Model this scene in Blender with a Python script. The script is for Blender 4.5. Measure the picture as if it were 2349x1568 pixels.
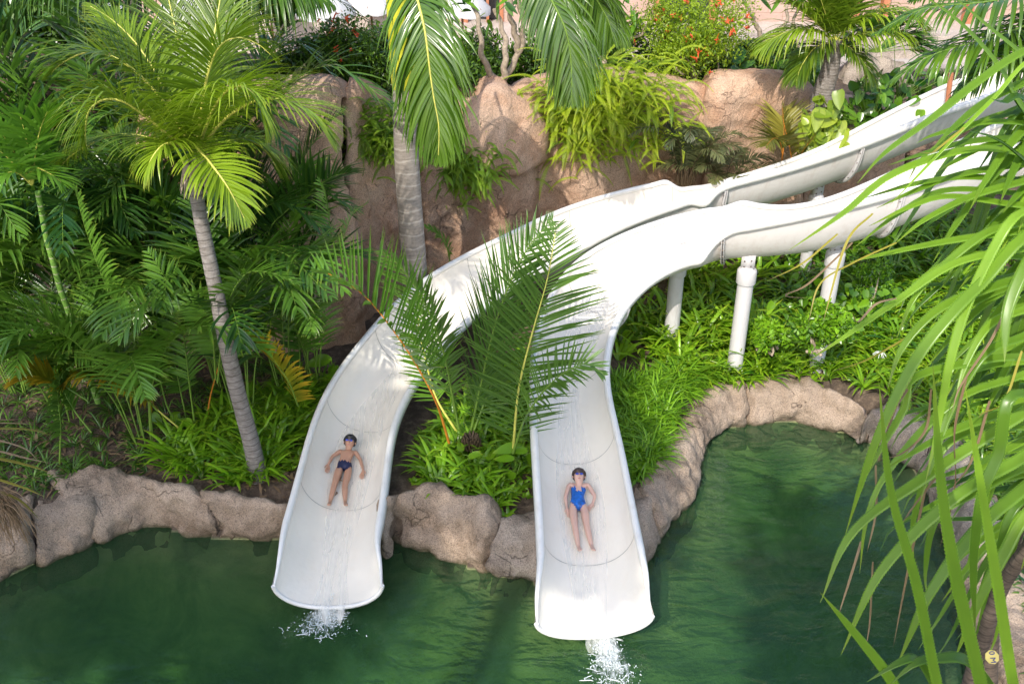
import bpy, math, random
import numpy as np
from mathutils import Vector, Matrix, noise

# ------------------------------------------------------------------ camera, sky, sun, exposure
scene = bpy.context.scene
for o in list(bpy.data.objects):
    bpy.data.objects.remove(o)
col = scene.collection
R = math.radians
CAM_H, PITCH, FOC = 8.7, R(30), 2284.0          # photo measured on a 2349 x 1568 grid
cd = bpy.data.cameras.new("camera"); cam = bpy.data.objects.new("camera", cd); col.objects.link(cam)
cd.sensor_width = 36.0; cd.lens = 36.0 * FOC / 2349.0; cd.clip_end = 500; cd.clip_start = 0.05
cam.location = (0, 0, CAM_H); cam.rotation_euler = (R(90) - PITCH, 0, 0)
scene.camera = cam

SUN_ELEV, SUN_AZ = R(43), R(203)                # azimuth clockwise from +Y: the sun stands behind the camera, to the left
world = bpy.data.worlds.new("World"); scene.world = world; world.use_nodes = True
wn = world.node_tree.nodes; wl = world.node_tree.links
sky = wn.new("ShaderNodeTexSky"); sky.sky_type = 'NISHITA'; sky.sun_disc = False
sky.sun_elevation = SUN_ELEV; sky.sun_rotation = SUN_AZ; sky.air_density = 1.0; sky.dust_density = 2.0
wl.new(sky.outputs[0], wn["Background"].inputs[0]); wn["Background"].inputs[1].default_value = 0.15
sd = bpy.data.lights.new("sun", 'SUN'); sd.energy = 2.05; sd.angle = R(0.53); sd.color = (1.0, 0.94, 0.84)
sun = bpy.data.objects.new("sun", sd); col.objects.link(sun)
sdir = Vector((math.sin(SUN_AZ) * math.cos(SUN_ELEV), math.cos(SUN_AZ) * math.cos(SUN_ELEV), math.sin(SUN_ELEV)))
sun.rotation_euler = sdir.to_track_quat('Z', 'Y').to_euler(); sun.location = sdir * 30
vs = scene.view_settings; vs.view_transform = 'Standard'; vs.look = 'None'; vs.exposure = 1.05; vs.gamma = 1.0
scene.cycles.max_bounces = 6; scene.cycles.transparent_max_bounces = 12; scene.cycles.diffuse_bounces = 3
scene.cycles.glossy_bounces = 2; scene.cycles.transmission_bounces = 4; scene.cycles.caustics_reflective = False; scene.cycles.caustics_refractive = False
try:
    scene.cycles.use_denoising = True; scene.cycles.denoiser = 'OPENIMAGEDENOISE'
except Exception:
    pass

# ------------------------------------------------------------------ helpers
_f = np.array([0, math.cos(PITCH), -math.sin(PITCH)]); _u = np.array([0, math.sin(PITCH), math.cos(PITCH)]); _r = np.array([1.0, 0, 0])
def ray(u, v): return _f * FOC + _r * (u - 1174.5) - _u * (v - 784.0)
def az(u, v, z):
    r = ray(u, v); return np.array([0, 0, CAM_H]) + r * ((z - CAM_H) / r[2])
def ay(u, v, y):
    r = ray(u, v); return np.array([0, 0, CAM_H]) + r * (y / r[1])
def proj(P):
    d = np.array(P) - [0, 0, CAM_H]; c = d @ _f
    return 1174.5 + FOC * (d @ _r) / c, 784.0 - FOC * (d @ _u) / c

def spline(pts, n):
    """Catmull-Rom through pts, n samples evenly spaced in length"""
    P = np.array(pts, float); P = np.vstack([2 * P[0] - P[1], P, 2 * P[-1] - P[-2]]); out = []
    for i in range(1, len(P) - 2):
        a, b, c, d = P[i - 1:i + 3]
        for t in np.linspace(0, 1, 12, endpoint=False):
            out.append(.5 * (2 * b + (-a + c) * t + (2 * a - 5 * b + 4 * c - d) * t * t + (-a + 3 * b - 3 * c + d) * t ** 3))
    out.append(P[-2]); out = np.array(out)
    s = np.r_[0, np.cumsum(np.linalg.norm(np.diff(out, axis=0), axis=1))]
    q = np.linspace(0, s[-1], n)
    return np.stack([np.interp(q, s, out[:, k]) for k in range(out.shape[1])], 1)
def unit(a): return a / np.maximum(np.linalg.norm(a, axis=-1, keepdims=True), 1e-9)

class MB:
    """collects geometry and links it as ONE mesh object"""
    def __init__(s): s.v = []; s.f = []; s.m = []; s.t = []; s.s = []; s.n = 0
    def add(s, V, F, mat=0, tint=0.5, pos=0.0):
        V = np.asarray(V, float).reshape(-1, 3); k = len(V)
        s.v.append(V); s.f.append((np.asarray(F, int) + s.n)); s.m.append(np.full(len(F), mat))
        s.t.append(np.broadcast_to(np.asarray(tint, float), (k,)) if np.ndim(tint) == 0 else np.asarray(tint, float))
        s.s.append(np.broadcast_to(np.asarray(pos, float), (k,)) if np.ndim(pos) == 0 else np.asarray(pos, float)); s.n += k
    def grid(s, G, mat=0, closed_u=False, closed_v=False, tint=.5, pos=0.0, flip=False):
        nu, nv = G.shape[:2]; I = np.arange(nu * nv).reshape(nu, nv)
        if closed_u: I = np.vstack([I, I[:1]])
        if closed_v: I = np.hstack([I, I[:, :1]])
        a, b, c, d = I[:-1, :-1].ravel(), I[1:, :-1].ravel(), I[1:, 1:].ravel(), I[:-1, 1:].ravel()
        F = np.stack([a, d, c, b] if flip else [a, b, c, d], 1); s.add(G.reshape(-1, 3), F, mat, tint, pos)
    def tube(s, P, rad, k=6, mat=0, tint=.5, pos=None, caps=True):
        P = np.asarray(P, float); n = len(P); rad = np.broadcast_to(np.asarray(rad, float), (n,)) if np.ndim(rad) < 2 else rad
        T = unit(np.gradient(P, axis=0)); a = np.array([0, 0, 1.0]) if abs(T[0][2]) < .9 else np.array([1.0, 0, 0])
        N = unit(a - T[0] * (a @ T[0])); G = np.zeros((n, k, 3)); th = np.arange(k) * 2 * math.pi / k
        for i in range(n):
            N = unit(N - T[i] * (N @ T[i])); B = np.cross(T[i], N)
            rr = rad[i] if np.ndim(rad) == 2 else rad[i]
            G[i] = P[i] + (np.cos(th)[:, None] * N + np.sin(th)[:, None] * B) * (rr[:, None] if np.ndim(rr) else rr)
        pp = np.repeat(np.linspace(0, 1, n) if pos is None else np.asarray(pos, float), k)
        s.grid(G, mat, closed_v=True, tint=tint, pos=pp)
        if caps:
            for e in (0, n - 1):
                c = G[e].mean(0); V = np.vstack([G[e], [c]]); F = [[j, (j + 1) % k, k, k] for j in range(k)]
                F = [[f[1], f[0], k, k] if e == 0 else f for f in F]
                s.add3(V, [[f[0], f[1], k] for f in F], mat, tint, pp[e * k])
    def add3(s, V, F, mat=0, tint=.5, pos=0.0):
        F = np.asarray(F, int); F4 = np.hstack([F, F[:, :1] * 0 - 10 ** 7]); s.add(V, F4, mat, tint, pos)
    def box(s, c, h, rot=None, mat=0):
        V = np.array([[x, y, z] for x in (-1, 1) for y in (-1, 1) for z in (-1, 1)], float) * np.array(h)
        if rot is not None: V = V @ np.array(rot).T
        s.add(V + np.array(c), [[0, 1, 3, 2], [4, 6, 7, 5], [0, 4, 5, 1], [2, 3, 7, 6], [0, 2, 6, 4], [1, 5, 7, 3]], mat)
    def build(s, name, mats, parent=None, smooth=True):
        V = np.vstack(s.v); F = np.vstack(s.f); M = np.concatenate(s.m)
        tri = F[:, 3] < 0; me = bpy.data.meshes.new(name)
        cnt = np.where(tri, 3, 4); flat = F.ravel()[np.stack([np.ones(len(F), bool)] * 3 + [~tri], 1).ravel()]
        me.vertices.add(len(V)); me.vertices.foreach_set("co", V.ravel())
        me.loops.add(len(flat)); me.loops.foreach_set("vertex_index", flat.astype(np.int32))
        st = np.r_[0, np.cumsum(cnt)[:-1]]
        me.polygons.add(len(F)); me.polygons.foreach_set("loop_start", st.astype(np.int32)); me.polygons.foreach_set("loop_total", cnt.astype(np.int32))
        mats = mats if isinstance(mats, (list, tuple)) else [mats]
        for m in mats: me.materials.append(m)
        me.polygons.foreach_set("material_index", M.astype(np.int32))
        me.polygons.foreach_set("use_smooth", np.full(len(F), smooth))
        for nm, arr in (("tint", s.t), ("pos", s.s)):
            at = me.attributes.new(nm, 'FLOAT', 'POINT'); at.data.foreach_set("value", np.concatenate(arr).astype(np.float32))
        me.update(calc_edges=True); me.validate()
        return link(name, me, parent)

def link(name, data, parent=None):
    o = bpy.data.objects.new(name, data); col.objects.link(o)
    if parent is not None:
        o.parent = parent; o.matrix_parent_inverse = Matrix.Translation(-parent.location)
    return o
def tag(o, label=None, cat=None, group=None, kind=None):
    if label: o["label"] = label
    if cat: o["category"] = cat
    if group: o["group"] = group
    if kind: o["kind"] = kind
    return o
def thing(name, label, cat, loc, group=None):
    o = bpy.data.objects.new(name, None); col.objects.link(o); o.location = tuple(float(x) for x in loc); o.empty_display_size = .2
    return tag(o, label, cat, group)

# ------------------------------------------------------------------ materials
def newmat(name):
    m = bpy.data.materials.new(name); m.use_nodes = True; nt = m.node_tree
    return m, nt, nt.nodes["Principled BSDF"], nt.nodes["Material Output"]
def N(nt, t, **kw):
    n = nt.nodes.new(t)
    for k, v in kw.items():
        if k.startswith("i_"):
            n.inputs[k[2:].replace("_", " ")].default_value = v
        else: setattr(n, k, v)
    return n
def ramp(nt, fac, stops):
    n = nt.nodes.new("ShaderNodeValToRGB"); cr = n.color_ramp
    while len(cr.elements) < len(stops): cr.elements.new(.5)
    for e, (p, c) in zip(cr.elements, stops): e.position = p; e.color = (*c, 1) if len(c) == 3 else c
    nt.links.new(fac, n.inputs[0]); return n
def mixc(nt, fac, a, b, mode='MIX'):
    n = nt.nodes.new("ShaderNodeMix"); n.data_type = 'RGBA'; n.blend_type = mode
    for s, x in ((n.inputs[0], fac), (n.inputs[6], a), (n.inputs[7], b)):
        if isinstance(x, (int, float)): s.default_value = x
        elif isinstance(x, tuple): s.default_value = (*x, 1) if len(x) == 3 else x
        else: nt.links.new(x, s)
    return n.outputs[2]
def math_(nt, op, a, b=0.0, c=0.0):
    n = nt.nodes.new("ShaderNodeMath"); n.operation = op
    for s, x in zip(n.inputs, (a, b, c)):
        if isinstance(x, (int, float)): s.default_value = x
        else: nt.links.new(x, s)
    return n.outputs[0]
def attr(nt, nm):
    n = nt.nodes.new("ShaderNodeAttribute"); n.attribute_name = nm; return n.outputs["Fac"]
def coords(nt, scale=(1, 1, 1)):
    t = nt.nodes.new("ShaderNodeNewGeometry"); m = nt.nodes.new("ShaderNodeMapping"); m.inputs["Scale"].default_value = scale
    nt.links.new(t.outputs["Position"], m.inputs[0]); return m.outputs[0]
def noise_(nt, vec, scale, detail=4, rough=.55, dist=0.0):
    n = nt.nodes.new("ShaderNodeTexNoise"); n.inputs["Scale"].default_value = scale; n.inputs["Detail"].default_value = detail
    n.inputs["Roughness"].default_value = rough; n.inputs["Distortion"].default_value = dist
    nt.links.new(vec, n.inputs["Vector"]); return n.outputs["Fac"]
def bump(nt, h, strength, dist, nxt=None):
    b = nt.nodes.new("ShaderNodeBump"); b.inputs["Strength"].default_value = strength; b.inputs["Distance"].default_value = dist
    nt.links.new(h, b.inputs["Height"])
    if nxt is not None: nt.links.new(nxt, b.inputs["Normal"])
    return b.outputs[0]

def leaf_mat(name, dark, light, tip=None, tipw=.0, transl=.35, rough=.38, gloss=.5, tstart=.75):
    dark = tuple(x * k for x, k in zip(dark, (.95, .85, .7))); light = tuple(x * k for x, k in zip(light, (2.15, 1.6, 1.1)))  # darks lowered, lights raised: shade and sun contrast put into the leaf colour
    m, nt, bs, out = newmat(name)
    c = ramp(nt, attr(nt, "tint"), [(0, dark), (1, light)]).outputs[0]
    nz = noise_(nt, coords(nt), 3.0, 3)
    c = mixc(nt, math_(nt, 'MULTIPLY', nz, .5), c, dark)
    if tip:
        r = ramp(nt, attr(nt, "pos"), [(tstart, (0, 0, 0)), (1, (1, 1, 1))]).outputs[0]
        k = math_(nt, 'MULTIPLY', r, math_(nt, 'MULTIPLY', attr(nt, "tint"), tipw))
        c = mixc(nt, k, c, tip)
    nt.links.new(c, bs.inputs["Base Color"]); bs.inputs["Roughness"].default_value = rough
    bs.inputs["Specular IOR Level"].default_value = gloss
    tr = nt.nodes.new("ShaderNodeBsdfTranslucent")
    tc = mixc(nt, .75, c, (1.5, 1.5, .55), 'MULTIPLY'); nt.links.new(tc, tr.inputs[0])
    mx = nt.nodes.new("ShaderNodeMixShader"); mx.inputs[0].default_value = transl
    nt.links.new(bs.outputs[0], mx.inputs[1]); nt.links.new(tr.outputs[0], mx.inputs[2]); nt.links.new(mx.outputs[0], out.inputs[0])
    return m
def plain(name, colr, rough=.5, var=.15, scale=8, bmp=0.0, metal=0.0, spec=.5, bscale=40):
    m, nt, bs, out = newmat(name); v = coords(nt); nz = noise_(nt, v, scale, 5)
    a = tuple(x * (1 - var) for x in colr); b = tuple(min(1, x * (1 + var)) for x in colr)
    nt.links.new(ramp(nt, nz, [(.3, a), (.7, b)]).outputs[0], bs.inputs["Base Color"])
    bs.inputs["Roughness"].default_value = rough; bs.inputs["Metallic"].default_value = metal; bs.inputs["Specular IOR Level"].default_value = spec
    if bmp: nt.links.new(bump(nt, noise_(nt, v, bscale, 5), 1, bmp), bs.inputs["Normal"])
    return m
def rock_mat(name, base, light, dark, grain=1.0, stain=.5, wet=False):
    m, nt, bs, out = newmat(name); v = coords(nt)
    big = noise_(nt, v, .9, 5, .6, .6); mid = noise_(nt, v, 4.5, 6, .65, .3); fine = noise_(nt, v, 70, 3, .7)
    c = ramp(nt, big, [(.28, dark), (.48, base), (.68, light)]).outputs[0]
    c = mixc(nt, ramp(nt, mid, [(.45, (0, 0, 0)), (.75, (.7, .7, .7))]).outputs[0], c, light)
    c = mixc(nt, ramp(nt, noise_(nt, coords(nt, (1.5, 1.5, .5)), 1.3, 6, .7, 1.0), [(.55, (0, 0, 0)), (.72, (stain,) * 3)]).outputs[0], c, dark)
    sp = ramp(nt, fine, [(.36, (.35, .35, .35)), (.5, (1, 1, 1)), (.66, (1.35, 1.3, 1.25))]).outputs[0]
    c = mixc(nt, .75, c, sp, 'MULTIPLY')
    # cracks: warped Voronoi cell borders
    wv = nt.nodes.new("ShaderNodeVectorMath"); wv.operation = 'ADD'
    nv = nt.nodes.new("ShaderNodeTexNoise"); nv.inputs["Scale"].default_value = 1.6; nv.inputs["Detail"].default_value = 4; nt.links.new(v, nv.inputs["Vector"])
    nt.links.new(v, wv.inputs[0]); nt.links.new(nv.outputs["Color"], wv.inputs[1])
    vo = nt.nodes.new("ShaderNodeTexVoronoi"); vo.feature = 'DISTANCE_TO_EDGE'; vo.inputs["Scale"].default_value = 1.15; nt.links.new(wv.outputs[0], vo.inputs["Vector"])
    cr = ramp(nt, vo.outputs["Distance"], [(0, (0, 0, 0)), (.012, (1, 1, 1))]).outputs[0]
    gate = ramp(nt, noise_(nt, v, 1.7, 2), [(.5, (1, 1, 1)), (.56, (0, 0, 0))]).outputs[0]
    crk = mixc(nt, gate, cr, (1, 1, 1))
    c = mixc(nt, .45, c, crk, 'MULTIPLY')
    if wet:                                                # dark algae band along the waterline
        sx = nt.nodes.new("ShaderNodeSeparateXYZ"); nt.links.new(v, sx.inputs[0]); zz = math_(nt, 'ADD', sx.outputs[2], math_(nt, 'MULTIPLY', math_(nt, 'SUBTRACT', mid, .5), .16))
        c = mixc(nt, ramp(nt, zz, [(.015, (.8, .8, .8)), (.075, (0, 0, 0))]).outputs[0], c, (.10, .085, .045))
    nt.links.new(c, bs.inputs["Base Color"]); bs.inputs["Roughness"].default_value = .85; bs.inputs["Specular IOR Level"].default_value = .25
    n1 = bump(nt, crk, .8, .02); n2 = bump(nt, mid, .9, .07, n1); n3 = bump(nt, noise_(nt, v, 16, 5, .7), .9, .02, n2); n4 = bump(nt, fine, .8 * grain, .006, n3)
    nt.links.new(n4, bs.inputs["Normal"]); return m

M = {}
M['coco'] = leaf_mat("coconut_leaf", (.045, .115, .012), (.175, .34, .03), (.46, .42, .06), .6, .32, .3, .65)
M['coco_shaded'] = leaf_mat("coconut_leaf_shaded", (.02, .075, .012), (.07, .19, .022), (.3, .3, .05), .4, .35, .3)  # coconut leaf darkened, deep shade put into its colour
M['areca'] = leaf_mat("areca_leaf", (.018, .08, .016), (.10, .27, .04), (.35, .28, .03), .5, .28, .28, .7)
M['areca_yellow'] = leaf_mat("areca_leaf_yellowing", (.05, .12, .012), (.22, .26, .02), (.62, .36, .03), 1.3, .35, .4, tstart=.3)
M['date'] = leaf_mat("date_leaf", (.02, .085, .02), (.085, .21, .045), (.25, .26, .08), .5, .25, .34)
M['royal'] = leaf_mat("royal_leaf", (.022, .085, .012), (.085, .21, .02), (.2, .3, .1), .5, .3, .22, .8)
M['fan'] = leaf_mat("fan_leaf", (.03, .12, .02), (.1, .28, .04), (.2, .35, .05), .4, .35, .3)
M['fern'] = leaf_mat("fern_leaf", (.07, .21, .012), (.27, .44, .03), (.45, .42, .03), .6, .36, .5)
M['fern_green'] = leaf_mat("fern_leaf_green", (.03, .13, .012), (.17, .36, .03), (.3, .34, .03), .6, .38, .5)
M['fern_grey'] = leaf_mat("cycad_leaf_grey", (.03, .055, .03), (.10, .14, .07), (.16, .15, .08), .5, .15, .4)
M['olive'] = leaf_mat("olive_frond", (.07, .11, .02), (.17, .2, .05), (.3, .2, .06), .6, .25, .4)
M['lily'] = leaf_mat("strap_leaf", (.03, .13, .012), (.14, .36, .02), (.4, .38, .04), .5, .32, .28, .55)
M['grass'] = leaf_mat("grassy_leaf", (.035, .15, .012), (.15, .38, .025), (.35, .4, .06), .4, .34, .3)
M['crinum'] = leaf_mat("crinum_leaf", (.03, .13, .01), (.17, .4, .02), (.5, .42, .04), .6, .3, .3)
M['hedge'] = leaf_mat("hedge_leaf", (.018, .06, .008), (.07, .18, .018), (.2, .25, .03), .2, .2, .3)
M['flame'] = leaf_mat("poinciana_leaf", (.06, .17, .012), (.20, .36, .025), (.45, .42, .03), .5, .4, .45)
M['pothos'] = leaf_mat("pothos_leaf", (.05, .17, .012), (.21, .34, .05), None, 0, .35, .3)
M['pothos_dark'] = leaf_mat("pothos_leaf_dark", (.02, .1, .01), (.09, .24, .02), None, 0, .25, .25)
M['pandan'] = leaf_mat("screw_pine_leaf", (.055, .17, .02), (.165, .37, .045), (.4, .36, .06), .5, .42, .3, .6, tstart=.85)
M['dry'] = leaf_mat("dry_leaf", (.20, .14, .09), (.20, .19, .17), None, 0, .2, .6)
M['dry_yellow'] = leaf_mat("dry_yellow_leaf", (.2, .2, .03), (.24, .28, .06), (.3, .22, .12), 1, .3, .5)
M['canopy'] = leaf_mat("canopy_leaf", (.03, .09, .01), (.08, .2, .02), None, 0, .1, .4)
M['rib_y'] = plain("frond_rib_yellow", (.60, .58, .12), .4)
M['rib_g'] = plain("frond_rib_green", (.16, .27, .04), .4)
M['rib_o'] = plain("frond_rib_orange", (.62, .22, .03), .4, .25, 5)
M['stem'] = plain("stem_brown", (.09, .06, .03), .7, .3, 20, .004)
M['bark'] = plain("bark_pale", (.34, .27, .2), .8, .4, 18, .006)
M['flower'] = plain("flower_red", (.75, .10, .03), .5)
M['flower_w'] = plain("flower_white", (.8, .82, .8), .5)
def trunk_mat(name, a, b, ring, rings=40):
    m, nt, bs, out = newmat(name); v = coords(nt); p = attr(nt, "pos")
    w = math_(nt, 'FRACT', math_(nt, 'ADD', math_(nt, 'MULTIPLY', p, rings), math_(nt, 'MULTIPLY', noise_(nt, v, 3, 3), .9)))
    c = ramp(nt, noise_(nt, coords(nt, (3, 3, 10)), 3, 6, .7), [(.3, a), (.7, b)]).outputs[0]
    line = ramp(nt, w, [(0, (1, 1, 1)), (.12, (0, 0, 0)), (.9, (0, 0, 0)), (1, (1, 1, 1))]).outputs[0]
    c = mixc(nt, math_(nt, 'MULTIPLY', line, .75), c, ring)
    nt.links.new(c, bs.inputs["Base Color"]); bs.inputs["Roughness"].default_value = .85
    n1 = bump(nt, line, -.7, .012); nt.links.new(bump(nt, noise_(nt, coords(nt, (4, 4, 1)), 22, 5, .7), .8, .012, n1), bs.inputs["Normal"]); return m
M['trunk'] = trunk_mat("coconut_trunk_bark", (.13, .105, .085), (.33, .30, .28), (.04, .03, .022), 46)
M['pine_trunk'] = trunk_mat("screw_pine_bark", (.05, .035, .025), (.16, .12, .09), (.02, .015, .01), 40)
M['royal_trunk'] = trunk_mat("royal_trunk_bark", (.20, .165, .14), (.37, .33, .29), (.50, .45, .40), 22)
M['crownshaft'] = plain("crownshaft_yellow_green", (.50, .50, .035), .3, .25, 3)
M['bamboo'] = trunk_mat("green_stem", (.10, .24, .03), (.2, .36, .05), (.55, .5, .35), 26)
M['cliff'] = rock_mat("cliff_rock", (.50, .315, .21), (.64, .45, .33), (.37, .20, .12), 1, .4)
M['border'] = rock_mat("border_rock", (.355, .27, .20), (.50, .39, .30), (.20, .14, .095), 1.5, .5, True)
M['border2'] = rock_mat("border_rock_grey", (.34, .28, .225), (.50, .42, .345), (.18, .14, .11), 1.8, .6, True)
M['cliff_shaded'] = rock_mat("shaded_cliff_rock", (.33, .22, .16), (.45, .32, .24), (.17, .11, .08), 1, .5)  # darker copy of the cliff rock, with shade put into its colour
FAR_SLIDE = [  # centre x, y, z of the trough floor; width and height of either wall
    (-2.145, 8.640, 0.100, 0.62, 0.34, 0.61, 0.33),
    (-2.149, 8.826, 0.120, 0.59, 0.43, 0.58, 0.42),
    (-2.164, 9.070, 0.174, 0.56, 0.50, 0.53, 0.48),
    (-2.174, 9.314, 0.228, 0.55, 0.50, 0.52, 0.48),
    (-2.176, 9.558, 0.282, 0.53, 0.49, 0.53, 0.47),
    (-2.172, 9.802, 0.336, 0.52, 0.49, 0.53, 0.47),
    (-2.166, 10.046, 0.390, 0.52, 0.49, 0.53, 0.47),
    (-2.160, 10.290, 0.444, 0.51, 0.48, 0.52, 0.48),
    (-2.154, 10.534, 0.499, 0.51, 0.48, 0.51, 0.48),
    (-2.144, 10.777, 0.553, 0.51, 0.48, 0.49, 0.48),
    (-2.123, 11.021, 0.608, 0.52, 0.49, 0.50, 0.48),
    (-2.087, 11.262, 0.662, 0.52, 0.49, 0.50, 0.48),
    (-2.034, 11.500, 0.717, 0.52, 0.49, 0.51, 0.48),
    (-1.964, 11.734, 0.772, 0.54, 0.50, 0.51, 0.47),
    (-1.879, 11.962, 0.827, 0.53, 0.50, 0.52, 0.46),
    (-1.782, 12.185, 0.883, 0.52, 0.50, 0.53, 0.46),
    (-1.675, 12.404, 0.939, 0.53, 0.50, 0.53, 0.45),
    (-1.561, 12.620, 0.995, 0.54, 0.51, 0.55, 0.44),
    (-1.442, 12.833, 1.051, 0.54, 0.52, 0.56, 0.44),
    (-1.317, 13.042, 1.107, 0.56, 0.53, 0.56, 0.44),
    (-1.184, 13.246, 1.163, 0.55, 0.53, 0.55, 0.44),
    (-1.039, 13.442, 1.219, 0.54, 0.53, 0.54, 0.44),
    (-0.883, 13.629, 1.275, 0.55, 0.53, 0.55, 0.43),
    (-0.715, 13.805, 1.331, 0.53, 0.52, 0.56, 0.42),
    (-0.536, 13.971, 1.388, 0.51, 0.50, 0.55, 0.42),
    (-0.350, 14.127, 1.444, 0.51, 0.50, 0.55, 0.43),
    (-0.156, 14.275, 1.490, 0.51, 0.50, 0.55, 0.42),
    (0.044, 14.414, 1.537, 0.50, 0.50, 0.56, 0.41),
    (0.248, 14.547, 1.584, 0.49, 0.50, 0.57, 0.41),
    (0.455, 14.674, 1.631, 0.50, 0.51, 0.58, 0.41),
    (0.665, 14.797, 1.678, 0.50, 0.53, 0.58, 0.41),
    (0.878, 14.914, 1.727, 0.50, 0.54, 0.59, 0.41),
    (1.095, 15.023, 1.776, 0.50, 0.54, 0.59, 0.43),
    (1.317, 15.122, 1.826, 0.49, 0.55, 0.58, 0.44),
    (1.543, 15.209, 1.876, 0.48, 0.53, 0.57, 0.46),
    (1.775, 15.283, 1.925, 0.48, 0.53, 0.56, 0.47),
    (2.010, 15.344, 1.974, 0.47, 0.53, 0.56, 0.48),
    (2.248, 15.396, 2.021, 0.47, 0.53, 0.56, 0.50),
    (2.487, 15.444, 2.077, 0.46, 0.51, 0.55, 0.51),
    (2.726, 15.493, 2.131, 0.46, 0.48, 0.54, 0.50),
    (2.964, 15.547, 2.185, 0.44, 0.29, 0.60, 0.50),
    (3.201, 15.606, 2.239, 0.44, 0.23, 0.50, 0.60),
    (3.437, 15.666, 2.292, 0.44, 0.18, 0.49, 0.63),
    (3.675, 15.724, 2.345, 0.44, 0.17, 0.49, 0.62),
    (3.913, 15.778, 2.399, 0.44, 0.17, 0.50, 0.61),
    (4.152, 15.829, 2.452, 0.44, 0.17, 0.50, 0.60),
    (4.390, 15.883, 2.506, 0.44, 0.17, 0.50, 0.60),
    (4.627, 15.940, 2.560, 0.44, 0.17, 0.50, 0.60),
    (4.863, 16.005, 2.614, 0.44, 0.17, 0.50, 0.60),
    (5.096, 16.078, 2.668, 0.44, 0.17, 0.50, 0.60),
    (5.326, 16.159, 2.722, 0.44, 0.17, 0.50, 0.60),
    (5.554, 16.247, 2.775, 0.44, 0.17, 0.50, 0.60),
    (5.779, 16.340, 2.829, 0.44, 0.20, 0.50, 0.60),
    (6.003, 16.437, 2.883, 0.44, 0.23, 0.50, 0.60),
    (6.226, 16.536, 2.937, 0.44, 0.26, 0.50, 0.60),
    (6.450, 16.635, 2.990, 0.44, 0.29, 0.50, 0.60),
    (6.674, 16.732, 3.044, 0.44, 0.32, 0.50, 0.60),
    (6.899, 16.827, 3.098, 0.44, 0.34, 0.50, 0.60),
    (7.125, 16.918, 3.152, 0.44, 0.37, 0.51, 0.59),
    (7.353, 17.006, 3.205, 0.44, 0.40, 0.51, 0.57),
    (7.582, 17.090, 3.259, 0.44, 0.43, 0.52, 0.56),
    (7.814, 17.175, 3.314, 0.44, 0.46, 0.52, 0.56),
    (8.046, 17.260, 3.369, 0.44, 0.46, 0.52, 0.56),
    (8.278, 17.345, 3.424, 0.44, 0.46, 0.52, 0.56),
    (8.510, 17.430, 3.479, 0.44, 0.46, 0.52, 0.56),
    (8.742, 17.515, 3.534, 0.44, 0.46, 0.52, 0.56),
    (8.974, 17.600, 3.589, 0.44, 0.46, 0.52, 0.56),
    (9.206, 17.685, 3.644, 0.44, 0.46, 0.52, 0.56),
    (9.438, 17.770, 3.699, 0.44, 0.46, 0.52, 0.56),
]
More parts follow.
